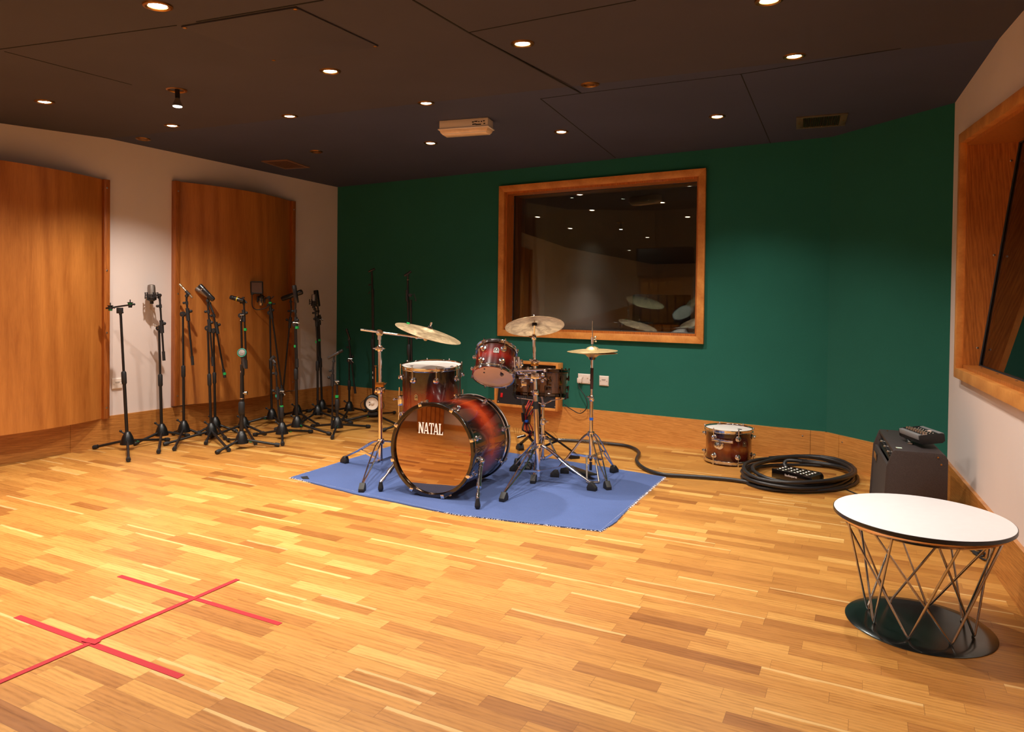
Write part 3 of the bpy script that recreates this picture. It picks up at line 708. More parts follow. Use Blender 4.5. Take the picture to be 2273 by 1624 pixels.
    # mixer lying across the handle
    e1 = (d*0.95-bk*0.30).normalized(); e2 = V((e1.y, -e1.x, 0)); c = Q(0.225, 0.158, Ht+0.050); tl = (UP*0.99-e2*0.12).normalized(); e2 = (e2-tl*e2.dot(tl)).normalized()*0.82; e1 = e1*0.70
    R = lambda u, k, z: c+e1*u+e2*k+tl*z
    t2 = thing('headphone_mixer', 'small black and grey mixer box lying on the amplifier', 'mixer', c)
    put(MB().box(R(0, 0, 0.002), e1*0.155, e2*0.075, tl*0.022), 'mixer_body', MAT['plastic'], t2, bevel=0.004)
    for s in (-1, 1): put(MB().box(R(0, s*0.066, 0.013), e1*0.150, e2*0.0135, tl*0.0135), 'grey_rail', mat('grey_rail', (128, 128, 130), 0.4), t2, bevel=0.003)
    for s in (-1, 1): put(MB().prism([R(s*0.155, -0.078, -0.014), R(s*0.155, -0.060, -0.024), R(s*0.155, 0.060, -0.024), R(s*0.155, 0.078, -0.014), R(s*0.155, 0.078, 0.020), R(s*0.155, 0.066, 0.027), R(s*0.155, -0.066, 0.027), R(s*0.155, -0.078, 0.020)], e1*s*0.006), 'end_cheek', MAT['rubber'], t2, bevel=0.001)
    for i in range(8):
        for j in range(2): put(MB().lathe([(0.0001, 0.012), (0.0045, 0.012), (0.0058, 0.0)], R(-0.13+i*0.036, -0.038+j*0.016, 0.0245), tl, 10), 'knob', MAT['steel'], t2)
    m = MB()
    for i in range(7):
        for j in range(2): m.lathe([(0.0001, 0.003), (0.003, 0.003), (0.003, 0)], R(-0.12+i*0.036, 0.004+j*0.022, 0.0242), tl, 8)
    m.box(R(-0.03, 0.042, 0.0243), e1*0.02, e2*0.010, tl*0.0006); m.box(R(-0.145, -0.035, 0.0243), e1*0.008, e2*0.016, tl*0.0006)
    put(m, 'white_marks', mat('pale_print', (224, 200, 186), 0.5), t2)
    return Q
AQ = amplifier()
cable('mains_cable', 'thin black cable on floor between cable coil and amplifier', [at_z(1868, 1081, .004), at_z(1892, 1092, .004), at_z(1915, 1100, .004), at_z(1945, 1104, .004), at_z(2010, 1118, .004)], 0.004, MAT['rubber'])
cable('signal_cable', 'thin black cable running on the floor from behind the amplifier to the right wall', [at_z(2085, 1130, .005), AQ(0.1, 0.30, 0.006), at_z(2125, 1106, .006), at_z(2150, 1130, .005), at_z(2172, 1175, .005), at_z(2185, 1215, .005), at_z(2165, 1230, .005)], 0.0045, MAT['rubber'])
m = MB()
for k, (x0, y0) in enumerate(((2165, 1208), (2174, 1216), (2182, 1224))): m.tube(smooth([at_z(x0-20, y0-14, .005+.006*k), at_z(x0, y0, .012+.01*k), at_z(x0+12, y0+10, .02), at_z(x0+4, y0+18, .008), at_z(x0-22, y0+2, .006)], 6), 0.0045, 8)
tag(put(m, 'cable_bundle', MAT['rubber']), 'bunched black cables on the floor by the right skirting behind the table', 'cable')

# ------------------------------------------------------------------ rug
RT = 0.007                                                     # top of the rug
rp = [at_z(*p) for p in ((645, 1061), (1335, 1180), (1476, 1060), (921, 975))]
def ragged(pts, amp, step=0.02, seed=3):
    rnd = random.Random(seed); out = []
    for i in range(len(pts)):
        a, b = pts[i], pts[(i+1) % len(pts)]; L = (b-a).length; n = int(L/step); d = (b-a).normalized(); nn = d.cross(UP)
        drift = 0
        for k in range(n):
            drift = drift*0.8+rnd.uniform(-amp, amp); out.append(a+d*(L*k/n)+nn*(drift if k else 0))
    return out
rug = thing('blue_rug', 'worn blue carpet rug with frayed edges under the drum kit', 'rug', sum(rp, V())/4)
rr = [rp[0], at_z(790, 1098), at_z(1010, 1143), at_z(1180, 1163), rp[1], at_z(1368, 1160), at_z(1400, 1125), rp[2], at_z(1281, 1028), rp[3]]
put(MB().prism(ragged(rr, 0.0022), (0, 0, RT)), 'carpet_pile', cloth('blue_carpet', (66, 86, 136), 0.16, 0.97, 190), rug)
ctr = sum(rp, V())/4
fr = MB()
rnd = random.Random(5); loop = [rp[0], at_z(1010, 1143), rp[1], rp[2], rp[3]]
for i in range(5):
    a, b = loop[i], loop[(i+1) % 5]; L = (b-a).length; d = (b-a).normalized(); nn = d.cross(UP); nn = nn if (a-ctr).dot(nn) > 0 else -nn
    ln = 1.0 if i < 3 else 0.35
    for k in range(int(L/0.006)):
        p = a+d*(k*0.006+rnd.uniform(0, .004)); q_ = p+nn*rnd.uniform(0.0, 0.013)*ln+d*rnd.uniform(-.012, .012); p = p-nn*0.006; p.z = RT-0.001; q_.z = rnd.uniform(0.0012, 0.004)
        fr.tube([p, q_], 0.0017, 4)
o = put(fr, 'frayed_threads', mat('pale_threads', (206, 204, 210), 0.9), rug); o['kind'] = 'stuff'
put(MB().prism([at_z(x, y, RT) for x, y in ((667, 1058), (682, 1056), (687, 1063), (672, 1063))], (0, 0, 0.0008)), 'black_patch', MAT['rubber'], rug)

# ------------------------------------------------------------------ drums
MAT['hoop_black'] = mat('black_lacquer', (14, 10, 10), 0.16, coat=1.0)
MAT['head_white'] = mat('coated_drum_head', (226, 218, 212), 0.5, var=0.05, vscale=9)
MAT['head_clear'] = mat('hazy_drum_head', (244, 220, 188), 0.25, var=0.05, vscale=8, coat=0.5)
def ring_hoop(z, R, up=1):                     # triple flanged metal hoop, z at the head plane; up = +1 top, -1 bottom
    P = [(R+0.002, -0.012), (R+0.010, -0.013), (R+0.0115, -0.010), (R+0.005, -0.008), (R+0.005, 0.006), (R+0.011, 0.009), (R+0.0115, 0.011), (R+0.003, 0.011), (R+0.001, 0.008), (R+0.001, -0.008)]
    return MB().lathe([(r, z+up*h) for r, h in P], n=56, closed=True)
def drum(name, label, cat, bottom, axis, R, H, mats, lugs, lug_z, tilt_x=(1, 0, 0), ph=0.0, group=None, bhead='head_clear', hoop='chrome', lug='ball', badge=None):
    rot = axis_rot(axis, tilt_x); t = thing(name, label, cat, bottom, rot, group); Lk = dict(local=True)
    put(MB().lathe([(R, 0.006), (R, H-0.006), (R-0.006, H-0.004), (R-0.006, 0.004)], n=72, closed=True), 'shell', mats, t, local=True)
    put(MB().lathe([(0.0001, H+0.0015), (R-0.008, H+0.0015), (R+0.001, H-0.001), (R+0.0022, H-0.008), (R+0.0005, H-0.008), (R-0.008, H), (0.0001, H)], n=56), 'top_head', MAT['head_white'], t, local=True)
    put(MB().lathe([(0.0001, -0.0015), (R-0.008, -0.0015), (R+0.001, 0.001), (R+0.0022, 0.008), (R+0.0005, 0.008), (R-0.008, 0), (0.0001, 0)], n=56), 'bottom_head', MAT[bhead], t, local=True)
    put(ring_hoop(H, R), 'hoop', MAT[hoop], t, local=True); put(ring_hoop(0, R, -1), 'hoop', MAT[hoop], t, local=True)
    for zl, zh, sg in ((H-lug_z, H, 1), (lug_z, 0.0, -1)):
        for k in range(lugs):
            a = 2*PI*k/lugs+ph; d = V((math.cos(a), math.sin(a), 0)); m = MB()
            if lug == 'ball':
                m.lathe([(0.0001, 0), (0.018, 0), (0.0205, 0.003), (0.017, 0.007), (0.009, 0.009), (0.0085, 0.012), (0.0125, 0.016), (0.013, 0.023), (0.008, 0.028), (0.0001, 0.0285)], d*R+UP*zl, d, 16)
            else:
                m.lathe([(0.0001, 0), (0.008, 0), (0.008, 0.006), (0.0001, 0.007)], d*R+UP*zl, d, 12); m.tube([d*(R+0.011)+UP*(zl-sg*0.012), d*(R+0.011)+UP*(zl+sg*0.02)], 0.0062, 10)
            lo = put(m, 'lug', MAT[hoop], t, local=True)
            rr_ = R+(0.0125 if lug == 'ball' else 0.0115)
            m = MB().tube([d*rr_+UP*(zl+sg*0.004), d*rr_+UP*(zh+sg*0.016)], 0.0026, 7); m.tube([d*rr_+UP*(zh+sg*0.012), d*rr_+UP*(zh+sg*0.021)], 0.0045, 6)
            m.lathe([(0.007, 0), (0.007, 0.004)], d*(R+0.010)+UP*(zh+sg*0.008), UP*sg, 10)
            put(m, 'tension_rod', MAT[hoop], lo, local=True)
    if badge:
        a, zb, w_, h_ = badge; d = V((math.cos(a), math.sin(a), 0)); e = V((-d.y, d.x, 0)); pts = []
        for k in range(13):
            an = PI*k/12; pts.append(d*(R+0.0005)+e*(w_*math.cos(an))+UP*(zb+h_*0.25+h_*0.75*math.sin(an)))
        pts += [d*(R+0.0005)-e*w_+UP*(zb-h_), d*(R+0.0005)+e*w_+UP*(zb-h_)]
        b = put(MB().prism(pts, d*0.003), 'badge', MAT['steel'], t, local=True)
        pi_ = [zb_c+(p-zb_c)*0.78 for p in pts for zb_c in (d*(R+0.0005)+UP*zb,)]
        put(MB().prism([p+d*0.0031 for p in pi_], d*0.0004), 'badge_inlay', MAT['plastic'], b, local=True)
        m = MB().lathe([(0.0001, 0.0012), (w_*0.35, 0.0012), (w_*0.4, 0)], d*(R+0.0038)+UP*(zb+h_*0.25), d, 14)
        for k in (-1, 0, 1): m.box(d*(R+0.0042)+UP*(zb-h_*0.45)+e*w_*0.42*k, d*0.0005, e*w_*0.14, UP*h_*0.22)
        put(m, 'badge_emblem', MAT['steel'], b, local=True)
    return t
def dots(t, spots, z, m_):
    for x, y, rx, ry in spots:
        put(MB().prism([V((x+rx*math.cos(2*PI*k/20), y+ry*math.sin(2*PI*k/20), z)) for k in range(20)], (0, 0, 0.0006)), 'printed_mark', m_, t, local=True)
def drum_in_axes(o, P):                        # world point -> local
    return ROOT[o.name].inverted() @ P
def toward(o, P):                              # angle of the direction to P about the drum's own axis
    q_ = ROOT[o.name].inverted() @ P; return math.atan2(q_.y, q_.x)
HV = V((fwd.x, fwd.y, 0)).normalized(); HR = V((HV.y, -HV.x, 0))     # level forward and right of the viewer
def dirn(r, u, b): return (HR*r+UP*u-HV*b).normalized()
MARK = mat('dark_print', (38, 34, 36), 0.5)

# floor tom
ax = dirn(-0.01, 1.0, 0.075); top = at_depth(958, 811, 4.86); Hf = 0.40
ft = drum('floor_tom', 'tall sunburst floor tom with white head behind the bass drum', 'drum', top-ax*Hf, ax, 0.203, Hf, burst_mat('floor_tom_lacquer', 0.20, shift=0.15, inner=0.34, outer=0.86, hot=(136, 44, 18), mid=(104, 24, 12)), 8, 0.072, tuple(-HV), 0.26, 'sunburst drums', badge=(-0.42, 0.215, 0.013, 0.019))
dots(ft, [(0.04, 0.145, 0.018, 0.012), (0.03, -0.135, 0.016, 0.012)], Hf+0.0016, MARK)
for a in (-1.62, 1.30, 3.0):                     # three legs in brackets on the shell
    d = V((math.cos(a), math.sin(a), 0)); m = MB().box(d*0.222+UP*0.15, d*0.016, V((-d.y, d.x, 0))*0.014, UP*0.035)
    m.tube([d*0.236+UP*0.16, d*0.265+UP*0.16], 0.004, 8); m.ball(d*0.268+UP*0.16, 0.009)
    br = put(m, 'leg_bracket', MAT['chrome'], ft, local=True, bevel=0.003)
    inv = ROOT[ft.name].inverted(); topw = ROOT[ft.name] @ (d*0.228+UP*0.245); botw = ROOT[ft.name] @ (d*0.240-UP*0.18)
    botw = topw+(botw-topw)*((topw.z-RT-0.02)/(topw.z-botw.z)) if True else botw
    lg = put(MB().tube([topw, botw], 0.0055, 10), 'leg', MAT['chrome'], ft)
    put(MB().lathe([(0.008, 0.035), (0.0115, 0.02), (0.0125, 0.0), (0.0105, -0.012)], botw, n=14), 'rubber_foot', MAT['rubber'], lg)

# bass drum: local z points out of the front head
bc = at_depth(957, 999, 4.10); axb = V((0.075, -0.997, 0.020)).normalized(); Lb = 0.49; Rb = 0.266
bd = thing('bass_drum', 'large sunburst bass drum lettered NATAL, lying on the rug', 'drum', bc, axis_rot(axb, (1, 0, 0)), 'sunburst drums')
put(MB().lathe([(Rb, -Lb-0.03), (Rb, -0.03), (Rb-0.007, -0.03), (Rb-0.007, -Lb-0.03)], n=96, closed=True), 'shell', burst_mat('bass_drum_lacquer', 0.25, shift=-0.30, inner=0.30, outer=0.80, hot=(168, 62, 28), mid=(118, 30, 14)), bd, local=True)
MAT['mirror_head'] = mat('smoked_mirror_head', (172, 142, 118), 0.035, 1.0)
fh = put(MB().lathe([(0.0001, -0.014), (Rb-0.014, -0.014), (Rb+0.002, -0.017), (Rb+0.003, -0.03), (Rb+0.001, -0.03), (Rb-0.014, -0.016), (0.0001, -0.016)], n=96), 'front_head', MAT['mirror_head'], bd, local=True)
put(MB().lathe([(0.0001, -Lb-0.046), (Rb-0.014, -Lb-0.046), (Rb+0.002, -Lb-0.043), (Rb+0.003, -Lb-0.03), (0.0001, -Lb-0.044)], n=72), 'batter_head', MAT['head_white'], bd, local=True)
for z0_, z1_ in ((-0.038, 0.0), (-Lb-0.060, -Lb-0.022)):
    h_ = put(MB().lathe([(Rb+0.004, z0_), (Rb+0.013, z0_+0.001), (Rb+0.0145, z0_+0.004), (Rb+0.0145, z1_-0.004), (Rb+0.012, z1_), (Rb-0.006 if z1_ == 0 else Rb+0.002, z1_), (Rb-0.006 if z1_ == 0 else Rb+0.002, z1_-0.012), (Rb+0.004, z0_+0.01)], n=96, closed=True), 'hoop', MAT['hoop_black'], bd, local=True)
    if z1_ != 0: put(MB().lathe([(Rb+0.0142, z0_+0.013), (Rb+0.0154, z0_+0.013), (Rb+0.0154, z1_-0.011), (Rb+0.0142, z1_-0.011)], n=96, closed=True), 'hoop_inlay', mat('grey_inlay', (176, 160, 152), 0.3), h_, local=True)
put(MB().lathe([(Rb+0.0005, -0.046), (Rb+0.0062, -0.045), (Rb+0.0062, -0.0385), (Rb+0.0005, -0.0385)], n=96, closed=True), 'flesh_ring', MAT['chrome'], bd, local=True)
put(MB().lathe([(Rb+0.0005, -Lb-0.014), (Rb+0.0062, -Lb-0.015), (Rb+0.0062, -Lb-0.0215), (Rb+0.0005, -Lb-0.0215)], n=96, closed=True), 'flesh_ring', MAT['chrome'], bd, local=True)
for k in range(8):
    a = 2*PI*k/8+0.30; d = V((math.cos(a), math.sin(a), 0)); e = V((-d.y, d.x, 0))
    for zf, sg in ((0.0, 1), (-Lb-0.06, -1)):
        m = MB().box(d*(Rb+0.018)+UP*(zf-sg*0.018), d*0.0025, e*0.011, UP*0.020); m.box(d*(Rb+0.009)+UP*(zf+sg*0.002), d*0.0115, e*0.011, UP*0.002); m.box(d*(Rb+0.020)+UP*(zf-sg*0.03), d*0.006, e*0.007, UP*0.008)
        cl = put(m, 'claw', MAT['chrome'], bd, local=True, bevel=0.0015)
        zl = zf-sg*0.085
        put(MB().tube([d*(Rb+0.020)+UP*(zf-sg*0.012), d*(Rb+0.020)+UP*zl], 0.003, 8).tube([d*(Rb+0.020)+UP*(zf-sg*0.006), d*(Rb+0.020)+UP*(zf-sg*0.022)], 0.0055, 6), 'tension_rod', MAT['chrome'], cl, local=True)
        put(MB().lathe([(0.0001, 0), (0.016, 0), (0.0175, 0.003), (0.014, 0.007), (0.0075, 0.009), (0.007, 0.013), (0.0115, 0.018), (0.012, 0.026), (0.007, 0.030), (0.0001, 0.0305)], d*Rb+UP*zl, d, 18), 'lug', MAT['chrome'], bd, local=True)
# lettering on the front head: slab letters drawn as polygons (x right, y up, unit height)
def G(ch):
    if ch == 'N': return .80, [[(0,0),(.26,0),(.26,.07),(.19,.07),(.19,.93),(.26,.93),(.26,1),(0,1),(0,.93),(.06,.93),(.06,.07),(0,.07)], [(.54,0),(.70,0),(.70,.93),(.78,.93),(.78,1),(.50,1),(.50,.93),(.57,.93),(.57,.30)], [(.06,1),(.26,1),(.70,.0),(.50,.0)]]
    if ch == 'A': return .74, [[(-.02,0),(.20,0),(.20,.07),(.13,.07),(.32,.80),(.36,1),(.26,1),(.04,.07),(-.02,.07)], [(.26,1),(.44,1),(.68,.07),(.74,.07),(.74,0),(.42,0),(.42,.07),(.50,.07),(.32,.82)], [(.17,.22),(.50,.22),(.50,.32),(.17,.32)]]
    if ch == 'T': return .66, [[(.18,0),(.50,0),(.50,.07),(.42,.07),(.42,1),(.26,1),(.26,.07),(.18,.07)], [(0,1),(.68,1),(.68,.72),(.62,.72),(.58,.91),(.10,.91),(.06,.72),(0,.72)]]
    return .62, [[(0,0),(.60,0),(.60,.30),(.54,.30),(.48,.09),(.24,.09),(.24,.93),(.31,.93),(.31,1),(0,1),(0,.93),(.07,.93),(.07,.07),(0,.07)]]
m_let = mat('white_lettering', (246, 242, 236), 0.5)
upl = (ROOT[bd.name].inverted().to_3x3() @ UP); upl.z = 0; upl.normalize(); rtl = upl.cross(V((0, 0, 1)))
hh = 0.066; wx = 0.0475
tot = sum(G(c)[0] for c in 'NATAL')*wx; x = -tot/2-0.012
for ch in 'NATAL':
    w_, polys = G(ch); m = MB()
    for pl in polys: m.prism([rtl*(x+px*wx)+upl*(0.092+py*hh)+V((0, 0, -0.0138)) for px, py in pl], (0, 0, 0.0004))
    put(m, 'letter_'+ch.lower(), m_let, fh, local=True, sharp=10); x += w_*wx*0.98
# spurs
for foot, sgn in (((1060, 1129), 1), ((845, 1090), -1)):
    F_ = at_z(foot[0], foot[1], RT); loc = ROOT[bd.name] @ V((0, 0, -0.115)); side = HR if sgn > 0 else -HR
    inv = ROOT[bd.name]; h0 = loc+V((1, 0, 0)).cross(UP)*0+ (V((1, 0, 0))*sgn)*(Rb*0.93)-UP*Rb*0.32
    h0 = ROOT[bd.name].to_translation()+V((sgn*(Rb+0.015)*0.965, 0.12, -(Rb+0.015)*0.20))
    foot_top = F_+UP*0.055
    dd = (foot_top-h0)
    m = MB().ball(h0, 0.022).lathe([(0.0001, 0), (0.028, 0), (0.028, 0.006), (0.0001, 0.01)], h0-V((sgn, 0, 0))*0.016, V((sgn, 0, 0)), 18).tube([h0-V((0, 0.03, 0)), h0+V((0, 0.03, 0))], 0.009, 10)
    sp_ = put(m, 'spur', MAT['chrome'], bd)
    put(MB().tube([h0+dd*0.04, h0+dd*0.62], 0.0125, 14).tube([h0+dd*0.60, h0+dd*0.70], 0.0155, 14).tube([h0+dd*0.62, foot_top], 0.0075, 12).tube([h0+dd*0.86, h0+dd*0.98], 0.0115, 12).tube([h0+dd*0.10, h0+dd*0.16], 0.0150, 14), 'spur_leg', MAT['chrome'], sp_)
    put(MB().lathe([(0.0001, 0), (0.011, 0.002), (0.0165, 0.012), (0.0165, 0.024), (0.012, 0.044), (0.0105, 0.058), (0.0001, 0.058)], F_, (foot_top-F_).normalized(), 16), 'rubber_foot', MAT['rubber'], sp_)

# rack tom, leaning away so that its lower head faces the viewer
axt = dirn(0.10, 0.80, -0.58); btm = at_depth(1095, 834, 4.42); Ht_ = 0.183
rt = drum('rack_tom', 'small sunburst tom tilted above the bass drum showing its lower head', 'drum', btm, axt, 0.125, Ht_, burst_mat('rack_tom_lacquer', 0.10, shift=0.10, inner=0.35, outer=1.05, hot=(124, 24, 14), mid=(82, 14, 10)), 6, 0.048, tuple(-HV), 0.33, 'sunburst drums', badge=(-0.02, 0.115, 0.017, 0.019))
dots(rt, [(0.035, 0.052, 0.022, 0.012)], -0.0022, MARK); dots(rt, [(0.03, -0.06, 0.009, 0.006), (0.075, -0.06, 0.009, 0.006), (0.06, 0.045, 0.007, 0.005)], -0.0022, mat('grey_dot', (96, 90, 84), 0.6))
inv3 = ROOT[rt.name]
for k in range(2): put(MB().tube([V((0.030+dx, 0.052+dy, -0.003)) for dx, dy in ((-.005, -.008+.012*k), (.006, -.010+.012*k), (-.004, .001+.012*k))], 0.0012, 5), 'logo_stroke', MAT['head_white'], rt, local=True)
# suspension bracket on the right side of the tom
am = toward(rt, btm+HR*0.4+HV*0.02); d = V((math.cos(am), math.sin(am), 0)); e = V((-d.y, d.x, 0))
m = MB().lathe([(0.0001, 0), (0.040, 0), (0.042, 0.004), (0.030, 0.010), (0.018, 0.014), (0.016, 0.030), (0.022, 0.036), (0.022, 0.044), (0.0001, 0.05)], d*0.131+UP*0.11, d, 22)
for s in (-1, 1): m.ball(d*0.165+UP*0.11+e*0.024*s, 0.013); m.ball(d*0.165+UP*(0.11+0.024*s), 0.012)
put(m, 'mount_bracket', MAT['chrome'], rt, local=True)

# snare
axs = dirn(0.035, 1.0, -0.085); st = at_depth(1202, 821, 4.78); Hs = 0.162
zeb = wood('figured_snare_veneer', (26, 13, 7), (112, 66, 34), (26, 26, 1.2), 0.2, 5.0, coat=1.0)
sn = drum('snare_drum', 'wide dark figured wood snare drum on a chrome stand', 'drum', st-axs*Hs, axs, 0.178, Hs, zeb, 10, 0.052, tuple(-HV), 0.12, None, hoop='nickel', lug='tube')
ab = toward(sn, st-HV*1.0+HR*0.95); d = V((math.cos(ab), math.sin(ab), 0)); e = V((-d.y, d.x, 0))
put(MB().box(d*0.180+UP*0.082, d*0.002, e*0.012, UP*0.013), 'badge', MAT['brass'], sn, local=True, bevel=0.001)
ab = toward(sn, st-HV*1.0+HR*0.25); d = V((math.cos(ab), math.sin(ab), 0)); e = V((-d.y, d.x, 0))
put(MB().box(d*0.188+UP*0.085, d*0.010, e*0.013, UP*0.022).tube([d*0.200+UP*0.085, d*0.206+UP*0.125], 0.006, 8).box(d*0.192+UP*0.045, d*0.008, e*0.014, UP*0.010), 'strainer', MAT['nickel'], sn, local=True, bevel=0.002)

# small tom left on the floor by the wall
axx = UP; cB = at_z(1617, 1019, 0); cB = V((cB.x, cB.y, 0.0))
cc = at_depth(1617, 1000, 5.16); cB = V((cc.x, cc.y, 0.022))
et = drum('spare_tom', 'sunburst tom with white head standing alone by the back wall', 'drum', cB, UP, 0.163, 0.225, burst_mat('spare_tom_lacquer', 0.13, shift=0.10, hot=(150, 82, 30), mid=(96, 30, 14), inner=0.3, outer=1.0), 6, 0.046, tuple(-HV), 0.10, 'sunburst drums', badge=(0.42, 0.14, 0.016, 0.019))
dots(et, [(0.035, 0.07, 0.022, 0.016)], 0.2266, MARK)
am = toward(et, cB-HV*0.75-HR*0.65); d = V((math.cos(am), math.sin(am), 0)); e = V((-d.y, d.x, 0))
m = MB().lathe([(0.0001, 0), (0.034, 0), (0.036, 0.004), (0.026, 0.010), (0.018, 0.012), (0.018, 0.030), (0.022, 0.034), (0.022, 0.042), (0.010, 0.048), (0.009, 0.062), (0.0001, 0.064)], d*0.163+UP*0.13, d, 22)
m.box(d*0.180+UP*0.165+e*0.035, d*0.004, e*0.075, UP*0.010).box(d*0.178+UP*0.165-e*0.03, d*0.004, e*0.02, UP*0.010)
put(m, 'mount_bracket', MAT['chrome'], et, local=True, bevel=0.001)

# ------------------------------------------------------------------ cymbals and their stands
def cymbal_mat(name, a, b, rough=0.28):
    t = NT(name); tc = t.n('ShaderNodeTexCoord'); ln = t.n('ShaderNodeVectorMath', operation='LENGTH'); t.l(tc.outputs['Object'], ln.inputs[0])
    nz = t.noise(tc.outputs['Object'], 14, 4, 0.6, 1.0); r = t.math('MULTIPLY', ln.outputs['Value'], 900)
    g = t.math('SINE', t.math('ADD', r, t.math('MULTIPLY', nz, 3))); f = t.math('ADD', t.math('MULTIPLY', nz, 0.8), t.math('MULTIPLY', g, 0.08))
    t.l(t.ramp(f, [(0.25, s2l(a)), (0.6, s2l(b))]), t.b.inputs['Base Color']); t.b.inputs['Metallic'].default_value = 0.72; t.b.inputs['Roughness'].default_value = rough
    t.bump(g, 0.06, 0.0006); return t.mat
MAT['bronze'] = cymbal_mat('worn_bronze', (140, 114, 84), (236, 212, 168), 0.40); MAT['bronze_bright'] = cymbal_mat('bright_bronze', (196, 164, 104), (250, 228, 178), 0.36)
MAT['felt'] = mat('dark_felt', (32, 28, 30), 0.95)
def cymbal(name, label, P, axis, R, m_, bell=0.016, bow=0.022, bellr=0.055, group=None):
    t = thing(name, label, 'cymbal', P, axis_rot(axis, tuple(HR)), group)
    up_ = [(0.0045, 0.0), (bellr*0.35, -0.001), (bellr*0.7, -bell*0.35), (bellr, -bell)]+[(bellr+(R-bellr)*u, -bell-bow*(0.35*u+0.65*u*u)) for u in (0.15, 0.3, 0.5, 0.7, 0.85, 1.0)]
    lo = [(r, h-0.0014) for r, h in up_[::-1]]
    put(MB().lathe(up_+lo, n=96, closed=True), 'cymbal_plate', m_, t, local=True, sharp=60)
    m = MB()
    for k in range(18):
        a = 2.4+k*0.035; a2_ = a+0.02; r0, r1 = R*0.72, R*0.72+(0.010 if k % 3 else 0.016); hz = -bell-bow*(0.35*0.6+0.65*0.36)+0.0006
        if k % 4 == 3: continue
        m.quad(V((r0*math.cos(a), r0*math.sin(a), hz)), V((r1*math.cos(a), r1*math.sin(a), hz-0.0011)), V((r1*math.cos(a2_), r1*math.sin(a2_), hz-0.0011)), V((r0*math.cos(a2_), r0*math.sin(a2_), hz)))
    put(m, 'worn_stamp', MARK, t, local=True)
    return t
def foot_block(P, d, L=0.055, w_=0.017):                        # wedge shaped rubber foot, d = direction in which the leg comes down
    d = V(d).normalized(); s = V((d.x, d.y, 0)).normalized(); n = s.cross(UP).normalized(); P = V(P)
    pr = lambda a, h: P+s*a+UP*h
    A = [pr(-L*0.35, 0.045), pr(-L*0.02, 0.052), pr(L*0.55, 0.020), pr(L*0.55, 0.001), pr(-L*0.5, 0.0), pr(-L*0.55, 0.02)]
    return MB().prism([p-n*w_ for p in A], n*2*w_)
def wing(P, d, m=None):                                        # wing nut
    m = m or MB(); x, y, a = frame_of(d); P = V(P)
    m.lathe([(0.0001, 0), (0.007, 0), (0.007, 0.012), (0.0001, 0.013)], P, a, 10)
    for s in (-1, 1): m.box(P+a*0.012+x*s*0.012, x*0.008, y*0.0025, a*0.007)
    return m
def tripod(t, c, zh, zl, feet, flat=False, m_=None, r=0.0050, gap=0.010, footm=None, zf=RT):
    """double strut legs from a hub at zh to the feet, braced back to the tube at zl"""
    m_ = m_ or MAT['chrome']; c = V((c[0], c[1], 0))
    put(MB().lathe([(0.020, -0.016), (0.024, -0.012), (0.024, 0.012), (0.020, 0.016), (0.010, 0.016), (0.010, -0.016)], c+UP*zh, n=18, closed=True), 'hub', m_, t)
    put(MB().lathe([(0.018, -0.010), (0.020, 0.0), (0.018, 0.010), (0.010, 0.010), (0.010, -0.010)], c+UP*zl, n=18, closed=True), 'lower_collar', m_, t)
    for f in feet:
        f = V((f[0], f[1], zf)); s = V((f.x-c.x, f.y-c.y, 0)).normalized(); n = s.cross(UP); a = c+s*0.024+UP*zh; b = f+UP*0.048-s*0.012; mid = a.lerp(b, 0.55); m = MB()
        if flat:
            for sg in (-1, 1): m.box(a.lerp(b, 0.5)+n*sg*gap*0.5, (b-a)*0.5, n*0.0012, (b-a).normalized().cross(n)*0.0085)
        else:
            kn = a.lerp(b, 0.18)+UP*0.012
            for sg in (-1, 1): m.tube(smooth([a+n*sg*gap*0.8, kn+n*sg*gap*1.2, mid+n*sg*gap*1.25, b+n*sg*gap*0.25], 4), r, 8)
        lg = put(m, 'leg', m_, t)
        e = c+s*0.018+UP*zl; m = MB()
        for sg in (-1, 1): m.box(e.lerp(mid, 0.5)+n*sg*gap*0.5, (mid-e)*0.5, n*0.0011, (mid-e).normalized().cross(n)*0.0065)
        m.tube([mid-n*gap*1.4, mid+n*gap*1.4], 0.0045, 8); put(m, 'brace', m_, lg)
        put(foot_block(f, s), 'rubber_foot', footm or MAT['rubber'], lg, bevel=0.002)
GOLDISH = MAT['chrome']
def tube_px(x0, y0, x1, y1, dep, r, m): m.tube([at_depth(x0, y0, dep), at_depth(x1, y1, dep)], r, 16); return m

# boom cymbal stand at the left of the rug
dA = 4.70; cA = at_depth(845, 1022, dA); feetA = [at_z(765, 1027, RT), at_z(804, 1090, RT)]
c_ = V((cA.x, cA.y, 0)); third = c_*3-feetA[0]-feetA[1]; third = c_+(third-c_).normalized()*0.42
sA = thing('cymbal_boom_stand', 'chrome cymbal stand with horizontal boom left of the bass drum', 'cymbal stand', c_)
tripod(sA, c_, 0.215, 0.085, feetA+[third], gap=0.011)
topA = at_depth(843, 742, dA); base = c_+UP*0.06; L_ = topA-base; zz = lambda y: base+L_*((at_depth(844, y, dA).z-base.z)/L_.z)
put(MB().tube([base, zz(866)], 0.0145, 18), 'lower_tube', MAT['chrome'], sA)
put(MB().tube([zz(874), zz(776)], 0.0122, 18), 'middle_tube', MAT['chrome'], sA)
put(MB().tube([zz(782), topA], 0.0098, 16), 'upper_tube', MAT['chrome'], sA)
